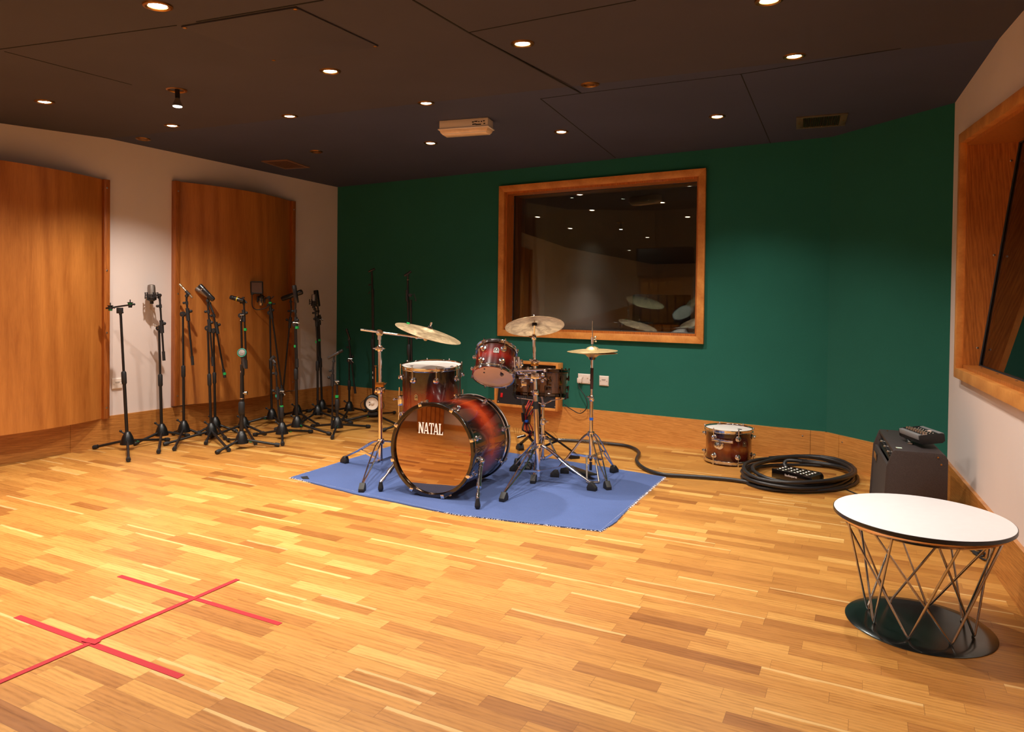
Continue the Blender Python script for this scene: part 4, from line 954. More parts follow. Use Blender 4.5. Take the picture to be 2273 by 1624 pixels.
for y, r_ in ((866, 0.020), (773, 0.016)):
    m = MB(); P = zz(y); m.lathe([(r_, -0.020), (r_+0.003, -0.012), (r_+0.003, 0.012), (r_, 0.020), (0.008, 0.020), (0.008, -0.020)], P, L_, 18, closed=True)
    wing(P+HR*r_, HR, m) if r_ == 0.016 else wing(P+HR*r_+UP*0.006, HR+UP, m); m.box(P-HR*(r_+0.006), HR*0.006, HV*0.012, UP*0.012)
    put(m, 'collar', MAT['chrome'], sA, bevel=0.001)
put(wing(zz(773)-HR*0.024, -HR), 'wing_nut', MAT['chrome'], sA)
# accessory clamp with a short rod on the tube
m = MB(); P = zz(853); m.box(P, HR*0.028, HV*0.018, UP*0.016); m.box(zz(868)+HR*0.012, HR*0.020, HV*0.014, UP*0.010); wing(P+HR*0.028, HR+UP*0.8, m)
put(m, 'accessory_clamp', MAT['brass'], sA, bevel=0.003)
put(MB().tube([at_depth(834, 815, dA), at_depth(834, 873, dA)], 0.0055, 10).tube([at_depth(834, 813, dA), at_depth(834, 811, dA)], 0.009, 8).ball(at_depth(834, 870, dA), 0.012), 'accessory_rod', MAT['brass'], sA)
bl, br_ = at_depth(801, 731, dA), at_depth(945, 751, dA); bd_ = (br_-bl).normalized()
put(MB().lathe([(0.0001, -0.016), (0.022, -0.014), (0.025, -0.005), (0.025, 0.005), (0.022, 0.014), (0.0001, 0.016)], topA+UP*0.012, HV, 24).tube([topA-UP*0.035, topA], 0.015, 14), 'boom_hinge', MAT['chrome'], sA)
bo = put(MB().tube([bl, bl.lerp(br_, 0.60)], 0.0082, 12).tube([bl.lerp(br_, 0.58), br_], 0.0062, 12).ball(bl.lerp(br_, 0.86), 0.012), 'boom_arm', MAT['chrome'], sA)
crash_c = at_depth(954, 728, dA); nA = dirn(0.285, 0.95, 0.085)
put(MB().ball(br_, 0.013).lathe([(0.0001, -0.012), (0.016, -0.010), (0.016, 0.010), (0.0001, 0.012)], br_, HV, 14).tube([br_, crash_c-nA*0.02], 0.0045, 8).tube([br_+HR*0.01, br_+HR*0.03], 0.004, 6), 'cymbal_tilter', MAT['chrome'], bo)
put(MB().tube([crash_c-nA*0.02, crash_c+nA*0.036], 0.0035, 8).tube([crash_c+nA*0.022, crash_c+nA*0.042], 0.007, 10), 'top_nut', MAT['chrome'], bo)
put(MB().tube([crash_c+nA*0.002, crash_c+nA*0.012], 0.015, 14), 'felt_washer', MAT['felt'], bo)
cy = cymbal('crash_cymbal', 'large tilted cymbal above the floor tom with a green tab', crash_c, nA, 0.229, MAT['bronze'])
put(MB().box(V((-0.155, 0.06, -0.026)), (0.010, 0.004, 0.010)), 'green_tab', MAT['green_tape'], cy, local=True)

# straight stand in the middle carrying the ride cymbal and the rack tom
dM = 4.48; cM = at_depth(1194, 1054, dM); c_ = V((cM.x, cM.y, 0))
sM = thing('cymbal_stand', 'chrome straight stand holding the middle cymbal and the small tilted tom', 'cymbal stand', c_)
tripod(sM, c_, 0.245, 0.078, [at_z(1118, 1111, RT), at_z(1314, 1088, RT), at_z(1148, 1032, RT)], gap=0.012)
topM = at_depth(1185, 745, dM); base = c_+UP*0.045; L_ = topM-base; zz = lambda y: base+L_*((at_depth(1189, y, dM).z-base.z)/L_.z)
put(MB().tube([base, zz(872)], 0.0165, 18), 'lower_tube', MAT['chrome'], sM); put(MB().tube([zz(880), zz(800)], 0.0135, 18), 'middle_tube', MAT['chrome'], sM)
put(MB().tube([zz(806), topM], 0.0105, 16), 'upper_tube', MAT['chrome'], sM)
put(MB().tube([zz(907), zz(890)], 0.0172, 18), 'black_band', MAT['rubber'], sM)
for y, r_ in ((870, 0.019), (803, 0.0165), (748, 0.0125)):
    m = MB(); P = zz(y); m.lathe([(r_, -0.018), (r_+0.003, -0.010), (r_+0.003, 0.010), (r_, 0.018), (0.008, 0.018), (0.008, -0.018)], P, L_, 18, closed=True)
    put(m, 'collar', MAT['chrome'], sM)
for y, sg in ((870, -1), (803, 1), (800, -1), (748, -1)): put(wing(zz(y)+HR*sg*0.016, HR*sg+UP*0.4), 'wing_nut', MAT['chrome'] if y != 748 else MAT['brass'], sM)
put(MB().box(zz(808), HR*0.024, HV*0.018, UP*0.010), 'upper_clamp', MAT['brass'], sM, bevel=0.002)
ride_c = at_depth(1186, 712, 4.47); nM = dirn(-0.06, 0.92, -0.36)
m = MB().ball(topM, 0.014).tube([topM, ride_c-nM*0.03], 0.006, 10); put(m, 'cymbal_tilter', MAT['chrome'], sM)
put(MB().tube([ride_c-nM*0.03, ride_c-nM*0.016], 0.016, 16).tube([ride_c+nM*0.002, ride_c+nM*0.012], 0.014, 14), 'felt_washer', MAT['felt'], sM)
put(MB().tube([ride_c-nM*0.03, ride_c+nM*0.04], 0.0035, 8), 'threaded_rod', MAT['chrome'], sM); put(wing(ride_c+nM*0.014, nM), 'wing_nut', MAT['chrome'], sM)
cymbal('ride_cymbal', 'cymbal in the middle of the kit seen from below, before the window frame', ride_c, nM, 0.190, MAT['bronze'])
# tom arm and clamps between the stand and the tom
cl_c = zz(833); m = MB().box(cl_c, HR*0.026, HV*0.026, UP*0.020).lathe([(0.0001, -0.03), (0.018, -0.03), (0.018, 0.03), (0.0001, 0.03)], cl_c-UP*0.004, HV, 16)
put(m, 'tom_clamp', MAT['chrome'], sM, bevel=0.003)
ta, tb = at_depth(1150, 828, 4.47), at_depth(1184, 826, 4.47); te = at_depth(1151, 792, 4.46)
arm = put(MB().tube(smooth([te, at_depth(1151, 815, 4.46), ta, tb], 5), 0.0088, 12), 'tom_arm', MAT['chrome'], sM)
put(MB().tube([at_depth(1141, 792, 4.45), at_depth(1142, 822, 4.45)], 0.0095, 12).tube([at_depth(1152, 838, 4.46), at_depth(1200, 838, 4.47)], 0.009, 12).tube([at_depth(1150, 822, 4.44), at_depth(1212, 820, 4.46)], 0.0075, 12), 'tom_arm', MAT['chrome'], sM)
for x_, y_, rr__ in ((1156, 826, .017), (1168, 832, .015), (1160, 845, .014), (1205, 832, .015), (1209, 822, .012), (1180, 845, .013), (1204, 845, .012), (1172, 818, .012)): put(MB().ball(at_depth(x_, y_, 4.45), rr__), 'clamp_knob', MAT['chrome'], sM)
m = MB(); m.box(at_depth(1163, 851, 4.45), HR*0.016, HV*0.014, UP*0.012); put(m, 'clamp_block', MAT['chrome'], sM, bevel=0.001); put(wing(at_depth(1209, 838, 4.45), HR-UP), 'wing_nut', MAT['chrome'], sM); put(wing(at_depth(1160, 855, 4.45), -UP-HR), 'wing_nut', MAT['chrome'], sM)

# hi-hat
dH = 4.60; cH = at_depth(1311, 1040, dH); c_ = V((cH.x, cH.y, 0))
sH = thing('hi_hat_stand', 'chrome hi-hat stand with pedal at the right side of the rug', 'cymbal stand', c_)
tripod(sH, c_, 0.300, 0.150, [at_z(1348, 1085, RT), at_z(1363, 1048, RT), at_z(1231.5, 1058, RT)], gap=0.013, r=0.0048)
zz = lambda y: V((c_.x, c_.y, at_depth(1311, y, dH).z))
put(MB().tube([zz(1010), zz(876)], 0.0125, 18), 'lower_tube', MAT['chrome'], sH); put(MB().tube([zz(880), zz(797)], 0.0098, 16), 'upper_tube', MAT['chrome'], sH)
put(MB().tube([zz(863), zz(816)], 0.0105, 16), 'dark_grip', mat('dark_brown_grip', (66, 38, 34), 0.5), sH)
put(MB().tube([zz(1040), zz(712)], 0.0030, 8), 'pull_rod', MAT['steel'], sH)
put(MB().lathe([(0.014, -0.018), (0.018, -0.01), (0.018, 0.014), (0.014, 0.020), (0.006, 0.020), (0.006, -0.018)], zz(884), n=16, closed=True), 'collar', MAT['chrome'], sH); put(wing(zz(882)-HR*0.014, -HR+UP*0.5), 'wing_nut', MAT['chrome'], sH)
put(MB().tube([zz(932), zz(926)], 0.0128, 16), 'blue_band', MAT['blue_tape'], sH)
put(MB().lathe([(0.006, 0), (0.020, 0.0), (0.024, 0.012), (0.027, 0.020), (0.006, 0.020)], zz(798), n=20), 'cymbal_seat', MAT['nickel'], sH)
put(MB().tube([zz(763), zz(748)], 0.010, 12).tube([zz(752)+HR*0.004, zz(752)+HR*0.022], 0.005, 8).ball(zz(756)+HR*0.022, 0.009).ball(zz(748)+HR*0.020, 0.008), 'clutch', MAT['chrome'], sH)
tH = dirn(-0.04, 1, 0.01)
cymbal('hi_hat_cymbal', 'top cymbal of the hi-hat pair at the right of the kit', zz(768), tH, 0.166, MAT['bronze_bright'], bell=0.020, bow=0.013, bellr=0.046)
cb_ = thing('hi_hat_cymbal', 'lower upturned cymbal of the hi-hat pair', 'cymbal', zz(768)-UP*0.056, axis_rot(dirn(0.02, 1, 0), tuple(HR)))
pr_ = [(0.005, -0.016), (0.03, -0.014), (0.046, 0.0), (0.08, 0.006), (0.12, 0.010), (0.166, 0.0155)]
put(MB().lathe(pr_+[(r, h-0.0014) for r, h in pr_[::-1]], n=80, closed=True), 'cymbal_plate', MAT['bronze_bright'], cb_, local=True, sharp=60)
# pedal
pa, pb = at_z(1318, 1066, RT), at_z(1266, 1040, RT); pd = (pa-pb).normalized(); pn = pd.cross(UP).normalized(); Lp = (pa-pb).length
put(MB().box((pa+pb)/2+UP*0.022, pd*Lp*0.48+UP*0.012, pn*0.036, UP*0.003), 'foot_board', MAT['plastic'], sH, bevel=0.002)
put(MB().box(pb+UP*0.010, pd*0.03, pn*0.036, UP*0.004), 'heel_plate', MAT['steel'], sH, bevel=0.002)
fl, fr_ = at_depth(1303, 1071, 4.46), at_depth(1330, 1068, 4.46); fl.z = fr_.z = RT+0.008; tl_, tr_ = zz(1014)-HR*0.028, zz(1014)+HR*0.028
put(MB().tube([tl_, fl], 0.0065, 8).tube([tr_, fr_], 0.0065, 8).tube([fl, fr_], 0.0075, 8).tube([tl_, tr_], 0.0085, 8), 'pedal_frame', MAT['steel'], sH)
put(MB().tube([zz(1016), zz(1022)+UP*0], 0.010, 10).box(zz(1034), HR*0.009, HV*0.003, UP*0.028), 'pull_strap', MAT['nickel'], sH)

# snare stand
cS = st-axs*(Hs+0.03); c_ = at_depth(1204, 1040, 4.74); c_ = V((c_.x, c_.y, 0))
sS = thing('snare_stand', 'low chrome basket stand under the snare drum', 'drum stand', c_)
tripod(sS, c_, 0.255, 0.105, [at_z(1184, 1071, RT), at_z(1253, 1050, RT), at_z(1141, 1045, RT)], gap=0.011, r=0.0048)
hubS = V((c_.x, c_.y, 0.47)); put(MB().tube([c_+UP*0.09, c_+UP*0.36], 0.0125, 14), 'lower_tube', MAT['chrome'], sS); put(MB().tube([c_+UP*0.34, hubS], 0.0095, 14).ball(hubS, 0.017), 'upper_tube', MAT['chrome'], sS)
put(MB().lathe([(0.0001, 0), (0.019, 0), (0.021, 0.02), (0.019, 0.04), (0.0001, 0.04)], c_+UP*0.335, n=14), 'collar', MAT['chrome'], sS); put(wing(c_+UP*0.355+HR*0.018, HR), 'wing_nut', MAT['chrome'], sS)
bS = st-axs*Hs
for k in range(3):
    a = -0.55+2*PI*k/3; o_ = HR*math.cos(a)+HV*math.sin(a)
    e_ = V((bS.x, bS.y, 0))+o_*0.186; e_.z = bS.z-0.016+axs.x*0; m = MB()
    mid = hubS.lerp(e_, 0.40)+UP*0.012
    n_ = o_.cross(UP)
    m.box(hubS.lerp(mid, .5), (mid-hubS)*0.5, n_*0.006, (mid-hubS).normalized().cross(n_)*0.004); m.box(mid.lerp(e_, .5), (e_-mid)*0.52, n_*0.007, (e_-mid).normalized().cross(n_)*0.0025)
    a_ = put(m, 'basket_arm', MAT['chrome'], sS, bevel=0.001)
    put(MB().tube([e_-UP*0.006, e_+o_*0.012+UP*0.006, e_+o_*0.016+UP*0.040], 0.0075, 10), 'rubber_grip', MAT['rubber'], a_)

# black braced stand behind the kit with the multicore's cable tails tied on it
cK = at_depth(1196, 985, 5.12); c_ = V((cK.x, cK.y, 0))
sK = thing('black_stand', 'black braced tripod stand behind the snare drum stand', 'stand', c_)
m = MB().lathe([(0.016, -0.02), (0.03, -0.014), (0.03, 0.018), (0.016, 0.024)], c_+UP*0.23, n=14); put(m, 'hub', MAT['rubber'], sK)
put(MB().tube([c_+UP*0.07, c_+UP*0.48], 0.013, 12), 'pole', MAT['black'], sK); put(MB().tube([c_+UP*0.44, c_+UP*0.50], 0.02, 12).tube([c_+UP*0.47-HR*0.03, c_+UP*0.47+HR*0.03], 0.007, 8), 'top_clamp', MAT['rubber'], sK)
fK = [at_z(1154, 998, 0), at_z(1274, 1017, 0)]; th_ = c_*3-fK[0]-fK[1]; th_.z = 0; fK.append(c_+(th_-c_).normalized()*0.30)
for f in fK:
    s = (f-c_); s.z = 0; s.normalize(); a, b = c_+s*0.022+UP*0.23, f+UP*0.05-s*0.01; n_ = s.cross(UP)
    lg = put(MB().box(a.lerp(b, .5), (b-a)*0.5, n_*0.011, (b-a).normalized().cross(n_)*0.007), 'leg', MAT['black'], sK, bevel=0.002)
    put(MB().box((c_+UP*0.09).lerp(a.lerp(b, .5), .5), (a.lerp(b, .5)-c_-UP*0.09)*0.5, n_*0.009, UP*0.006), 'brace', MAT['black'], lg)
    put(foot_block(f, s, 0.07, 0.022), 'rubber_foot', MAT['rubber'], lg, bevel=0.002)

# ------------------------------------------------------------------ multicore cable, coil and its box
jack = mat('black_cable_jacket', (38, 36, 38), 0.42)
bundle = thing('cable_tails', 'red and black connector tails of the thick multicore, bunched behind the bass drum', 'cable', at_depth(1172, 900, 5.0), None)
knot = at_depth(1168, 935, 5.02); rnd = random.Random(11)
ends = [(0.035, 0.10), (0.07, 0.12), (0.12, 0.08), (0.17, 0.13), (0.21, 0.09)]
for k in range(12):
    red = k % 2 == 0; u = rnd.uniform(-1, 1); v_ = rnd.uniform(-1, 1)
    y0 = rnd.uniform(888, 905); y1 = rnd.uniform(958, 975)
    pts = [at_depth(1181+u*10, y0, 5.05), at_depth(1170+u*9, (y0+935)/2, 5.02+v_*0.02), knot+HR*u*0.02+HV*v_*0.012, at_depth(1170+u*12, 955, 5.0+v_*0.03), at_depth(1178-u*6, y1, 5.06)]
    put(MB().tube(smooth(pts, 6), 0.0033 if red else 0.004, 6), 'red_tail' if red else 'black_tail', MAT['red_cable'] if red else jack, bundle)
for k, (x_, y_, dx, dy) in enumerate(((1160, 925, 0.1, 1), (1176, 930, -0.1, 1), (1187, 921, 0.1, 1), (1158, 968, -1, 0.25), (1196, 928, 0.6, -0.8), (1163, 905, .2, 1))):
    P = at_depth(x_, y_, 4.99); d = (HR*dx-UP*dy).normalized(); put(MB().tube([P-d*0.03, P+d*0.02], 0.0085, 10).tube([P+d*0.02, P+d*0.034], 0.0075, 10), 'connector', MAT['nickel'] if k % 2 else MAT['plastic'], bundle)
put(MB().tube([knot-UP*0.004-HR*0.0, knot+UP*0.010], 0.020, 12), 'blue_tie', MAT['blue_tape'], bundle)
for k in range(4):
    a, b = PL(0.25+0.03*k, 0.18+0.04*(k % 2)), knot+UP*0.03
    cable('patch_lead', 'x', [a, a+PN*0.05-UP*0.02, a.lerp(b, 0.5)+PN*0.03-UP*0.06-HR*0.01*k, b+HR*0.008*(k-1.5)], 0.0036, jack, parent=bundle)
zr_ = 0.016
snake_pts = [at_depth(1176, 958, 5.1), at_z(1200, 972, zr_), at_z(1240, 976, zr_), at_z(1300, 979, zr_), at_z(1350, 984, zr_), at_z(1395, 990, zr_), at_z(1418, 1003, zr_), at_z(1413, 1022, zr_), at_z(1432, 1040, zr_), at_z(1470, 1052, zr_), at_z(1520, 1056, zr_), at_z(1580, 1060, zr_), at_z(1640, 1066, zr_), at_z(1700, 1078, zr_), at_z(1760, 1089, zr_)]
sc_ = thing('multicore_cable', 'thick black multicore cable snaking over the floor and coiled beside the amplifier', 'cable', at_z(1500, 1055, 0))
put(MB().tube(smooth(snake_pts, 8), 0.0125, 12), 'cable_run', jack, sc_)
a_, b_ = at_z(1242, 967, 0.03), at_z(1330, 973, 0.03)
msh = MB(); P = smooth([at_z(1240, 976, zr_), at_z(1300, 979, zr_), at_z(1350, 984, zr_)], 14)
for ph in range(6):
    for sg in (-1, 1):
        pp = []
        for i, p in enumerate(P):
            d = (P[min(i+1, len(P)-1)]-P[max(i-1, 0)]).normalized(); n_ = d.cross(UP).normalized(); an = sg*i*0.7+ph*PI/3; pp.append(p+(n_*math.cos(an)+UP*math.sin(an))*0.0135)
        msh.tube(pp, 0.0009, 4)
put(msh, 'mesh_grip', MAT['steel'], sc_)
put(MB().tube(smooth([at_z(1240, 976, 0.03), at_z(1228, 960, 0.04), at_z(1212, 955, 0.05), at_depth(1196, 948, 5.05)], 6), 0.0016, 6), 'grip_wire', MAT['steel'], sc_)
# the coil: a stack of uneven loops
E1, E2 = at_z(1656, 1058, 0.03), at_z(1918, 1062, 0.03); cc_ = at_z(1786, 1052, 0.03); fr1, bk1 = at_z(1778, 1093, 0.013), at_z(1772, 1017, 0.05)
ex = (E2-E1)/2; ey = (bk1-fr1)/2; ey.z = 0; cc_ = (fr1+bk1)/2; cc_.z = 0; rnd = random.Random(4)
loops = 6; pts = []
specs = [(1.00, 1.00, 0.0, 0.0, .013), (0.98, 0.90, .03, .03, .014), (0.92, 1.0, -.05, -.02, .038), (0.97, 0.94, -.06, .04, .040), (0.86, 0.90, .06, .07, .063), (0.94, 0.96, -.03, .02, .066)]
for li, (sx_, sy_, ox, oy, z_) in enumerate(specs):
    nx = specs[(li+1) % len(specs)]
    for k in range(24):
        f = k/24; a = 2*PI*f+2.4; L2 = lambda i: specs[li][i]*(1-f)+nx[i]*f
        z = L2(4) if li < len(specs)-1 else z_+0.004
        pts.append(cc_+ex*(L2(0)*math.cos(a)+L2(2))+ey*(L2(1)*math.sin(a)+L2(3))+UP*(z+0.006*math.sin(3*a+li)))
put(MB().tube(pts, 0.0118, 10), 'cable_coil', jack, sc_)
# stage box on top of the coil
sb = [at_z(1713, 1053, 0.03), at_z(1803, 1072, 0.03)]; u_ = (sb[1]-sb[0]); u_.z = 0; Lx = u_.length; u_.normalize(); w_ = UP.cross(u_).normalized(); Wd = 0.155
z0_ = 0.014; O = V((sb[0].x, sb[0].y, z0_)); O = O+u_*0.0
Q = lambda a, b, z: O+u_*a+w_*b+UP*z
sbx = thing('stage_box', 'black metal stage box full of connectors lying inside the coiled cable', 'connector box', Q(Lx/2, Wd/2, 0))
prof = [(0, 0), (Lx, 0), (Lx, 0.030)]+[(Lx-0.030+0.030*math.cos(a), 0.030+0.030*math.sin(a)) for a in (0.4, 0.8, 1.2, 1.57)]+[(0.0, 0.060)]
for b in (0, Wd-0.003): put(MB().prism([Q(a, b, z) for a, z in prof], w_*0.003), 'side_plate', MAT['hoop_black'], sbx, bevel=0.0006)
put(MB().prism([Q(0, 0.003, 0.002), Q(Lx-0.012, 0.003, 0.002), Q(Lx-0.012, 0.003, 0.05), Q(0, 0.003, 0.052)], w_*(Wd-0.006)), 'box_body', MAT['plastic'], sbx)
for i in range(6):
    for j in range(4):
        p = Q(0.03+i*(Lx-0.075)/5, 0.024+j*0.036, 0.0525)
        put(MB().lathe([(0.013, 0), (0.013, 0.003), (0.0105, 0.006), (0.0085, 0.006), (0.008, 0.001), (0.0001, 0.001)], p, n=14), 'connector', MAT['steel'], sbx)
put(MB().box(Q(0.012, 0.016, 0.053), u_*0.010, w_*0.007, UP*0.002), 'green_label', MAT['teal_tape'], sbx)
def word(txt, P, xd, yd, h, m_, parent, name='lettering', sx=1.0, bold=0.0):
    cu = bpy.data.curves.new('t', 'FONT'); cu.body = txt; cu.size = 1.0; cu.extrude = 0.0; cu.offset = bold
    ob = bpy.data.objects.new('t', cu); col.objects.link(ob); dg = bpy.context.evaluated_depsgraph_get(); me = ob.evaluated_get(dg).to_mesh(); mb = MB()
    nrm = xd.cross(yd).normalized()
    for v in me.vertices: mb.v.append(P+xd*(v.co.x*h*sx)+yd*(v.co.y*h)+nrm*0.0004)
    for p in me.polygons: mb.f.append(list(p.vertices)); mb.m.append(0)
    ob.evaluated_get(dg).to_mesh_clear(); bpy.data.objects.remove(ob); bpy.data.curves.remove(cu)
    return put(mb, name, m_, parent)
word('Studiospares', Q(Lx*0.33, -0.0005, 0.026), u_, UP, 0.020, mat('pale_lettering', (228, 214, 208), 0.5), sbx, sx=0.82, bold=0.01)
put(MB().tube(smooth([Q(0.03, Wd-0.02, 0.05), Q(0.01, Wd-0.01, 0.068), Q(0.012, Wd+0.02, 0.088), Q(0.05, Wd+0.045, 0.092), Q(0.09, Wd+0.07, 0.088)], 5), 0.0125, 10), 'cable_entry', jack, sbx)
for a, z in ((Lx-0.03, 0.028), (Lx-0.022, 0.012)): put(MB().lathe([(0.003, 0), (0.003, 0.001), (0.0001, 0.0015)], Q(a, 0, z), -w_, 8), 'rivet', MAT['steel'], sbx)

# ------------------------------------------------------------------ microphone stands
def dep(P): return P.x*HV.x+P.y*HV.y
class Stand:
    """tripod microphone stand; pixel positions of its joints are read at the stand's own distance"""
    def __init__(s, label, base, top, feet, r=0.0085, group='tripod microphone stands', name='microphone_stand', castr=0.052, cast_h=0.098, dp=None, lower_r=None):
        r *= 1.28
        B = at_z(base[0], base[1], 0.085) if dp is None else at_depth(base[0], base[1], dp); s.c = V((B.x, B.y, 0)); s.d = dep(s.c); s.t = thing(name, label, 'microphone stand', s.c, None, group)
        z0, z1 = 0.042, 0.042+cast_h; c = s.c; s.top = s.at(*top)
        put(MB().lathe([(castr, z0), (castr*0.98, z0+0.012), (castr*0.72, z0+cast_h*0.6), (castr*0.38, z1-0.004), (0.012, z1), (0.0001, z1)], c, n=20), 'cast_hub', MAT['plastic'], s.t)
        s.lp = c+UP*z0; s.pole = s.top-s.lp
        cl = s.along(0.52); put(MB().tube([s.lp, cl], lower_r or r, 12), 'lower_pole', MAT['black'], s.t)
        s.upper = put(MB().tube([cl-s.pole.normalized()*0.02, s.top], r*0.76, 12), 'upper_pole', MAT['black'], s.t)
        s.cl = put(MB().lathe([(r*1.15, -0.055), (r*1.5, -0.045), (r*1.5, 0.035), (r*1.05, 0.045), (0.003, 0.045)], cl, s.pole, 12), 'height_clutch', MAT['rubber'], s.t)
        for f in feet:
            F_ = at_z(f[0], f[1], 0.017); c17 = V((c.x, c.y, 0.017))
            for w_, n_ in ((C0, nL), (C0, nB)):                # legs folded in where they would meet the skirting
                g = (F_-w_).dot(n_); h = (c17-w_).dot(n_)
                if g < 0.05: F_ = c17+(F_-c17)*max(0.2, (h-0.05)/(h-g))
            d = (F_-c); d.z = 0; d.normalize(); a = c+d*0.028+UP*0.068
            lg = put(MB().tube([a, F_], 0.0100, 10), 'leg', MAT['black'], s.t)
            ld = (F_-a).normalized(); put(MB().tube([F_-ld*0.028, F_-ld*0.002, F_+ld*0.010], [0.0150, 0.0165, 0.0145], 12), 'rubber_foot', MAT['rubber'], lg)
        lv = (HR*0.9+HV*0.1).normalized()*(1 if len(feet) % 2 else -1)
        put(MB().tube([c+UP*(z1-0.02)-lv*0.02, c+UP*z1-lv*0.048], 0.006, 8).ball(c+UP*(z1+0.002)-lv*0.050, 0.010), 'hub_knob', MAT['rubber'], s.t)
    def at(s, x, y, off=0.0): return at_depth(x, y, s.d+off)
    def along(s, f): return s.lp+s.pole*f
    def boom(s, clamp, up_, low, grip=True, off=-0.012, post=None):
        """boom arm folded along the pole: from the low end through the clamp to the upper tip"""
        s.K, s.U, s.L = s.at(*clamp, off), s.at(*up_, off), s.at(*low, off); d = (s.U-s.L).normalized()
        put(MB().tube([s.L+d*0.04, s.U], 0.0076, 10), 'boom_arm', MAT['black'], s.t)
        if grip: put(MB().tube([s.L, s.L+d*0.075], 0.0118, 12), 'counterweight', MAT['rubber'], s.t)
        put(MB().tube([s.K-d*0.055, s.K+d*0.050], 0.0150, 12), 'boom_sleeve', MAT['rubber'], s.t)
        sd = (s.top-s.K); sd -= d*sd.dot(d); n = sd.normalized() if sd.length > 0.004 else HR
        m = MB().lathe([(0.0001, -0.016), (0.021, -0.014), (0.023, 0), (0.021, 0.014), (0.0001, 0.016)], s.top, HV, 18).tube([s.top, s.K], 0.011, 10); put(m, 'swivel_clamp', MAT['rubber'], s.t)
        put(MB().lathe([(0.0001, -0.003), (0.005, -0.003), (0.006, 0)], s.top-HV*0.015, HV, 10), 'clamp_bolt', MAT['steel'], s.t)
        put(MB().tube([s.K, s.K-n*0.028+d*0.02], 0.0065, 8).ball(s.K-n*0.032+d*0.022, 0.013), 'boom_knob', MAT['rubber'], s.t)
        j = s.K.lerp(s.U, 0.80); put(MB().tube([j, j-HR*0.020], 0.006, 8).ball(j-HR*0.024, 0.0115).tube([j-d*0.014, j+d*0.014], 0.0115, 10), 'extension_knob', MAT['rubber'], s.t)
    def lever(s, x, y, x2, y2): put(MB().tube([s.at(x, y, -0.03), s.at(x2, y2, -0.035)], 0.004, 8).ball(s.at(x2, y2, -0.035), 0.006).tube([s.at(x-4, y, -.028), s.at(x+5, y, -.028)], 0.005, 8), 'clamp_lever', MAT['steel'], s.t)
    def band(s, x, y, m_='green_tape', r=0.0096, h=0.011, off=0.0, d=None):
        r *= 1.26
        P = s.at(x, y, off); d = d or s.pole; d = d.normalized(); put(MB().tube([P-d*h, P+d*h], r, 12), 'tape_band', MAT[m_], s.t)
    def leg_band(s, x, y, foot, m_='green_tape'):
        P = at_z(x, y, 0.045); F_ = at_z(*foot, 0.014); d = (F_-s.c-UP*0.068); a = s.c+UP*0.068; u_ = (P-a).dot(d)/d.dot(d); P = a+(F_-a)*u_; d = d.normalized(); put(MB().tube([P-d*0.011, P+d*0.011], 0.0118, 12), 'tape_band', MAT[m_], s.t)
G_ = 'tripod microphone stands'
MAT['mic_grey'] = mat('grey_mic_body', (74, 70, 70), 0.38, 0.5); MAT['mic_mesh'] = mat('silver_mic_mesh', (150, 142, 136), 0.4, 0.9, bump=0.8, vscale=500)
MAT['mic_black'] = mat('black_mic_body', (24, 23, 25), 0.3, coat=0.3); MAT['mic_dark_mesh'] = mat('dark_mic_mesh', (52, 48, 46), 0.5, 0.6, bump=0.8, vscale=500)
MAT['champagne'] = mat('champagne_metal', (178, 156, 128), 0.3, 0.9); MAT['yellow'] = mat('yellow_ring', (214, 190, 30), 0.4)
def clip_on(t, P, S_, m_='rubber'):                       # mic clip between the tip of the arm and the microphone
    put(MB().tube([S_, S_.lerp(P, 0.6)], 0.0085, 10).lathe([(0.0001, -0.012), (0.012, -0.010), (0.012, 0.010), (0.0001, 0.012)], S_.lerp(P, 0.55), HV, 14).tube([S_.lerp(P, .5), P], 0.007, 8), 'mic_clip', MAT[m_], t)
def pencil_mic(label, a, b, r, m_, stand, cap='mic_dark_mesh', clip=True, ring=None, name='microphone'):
    d = (b-a).normalized(); L = (b-a).length; t = thing(name, label, 'microphone', (a+b)/2)
    put(MB().lathe([(r*0.8, 0), (r, L*0.05), (r, L*0.72), (r*0.97, L*0.74)], a, d, 18), 'mic_body', MAT[m_], t)
    put(MB().lathe([(r*0.9, L*0.74), (r*1.04, L*0.76), (r*1.04, L*0.96), (r*0.85, L), (0.0001, L)], a, d, 18), 'mic_capsule', MAT[cap], t)
    if ring: put(MB().lathe([(r*1.08, L*ring[0]), (r*1.12, L*ring[0]+0.003), (r*1.08, L*ring[0]+0.007), (r*0.9, L*ring[0]+0.003)], a, d, 20, closed=True), 'ring', MAT[ring[1]], t)
    if clip: clip_on(stand.t, a.lerp(b, 0.42)-UP*r*0.2, stand.U)
    return t
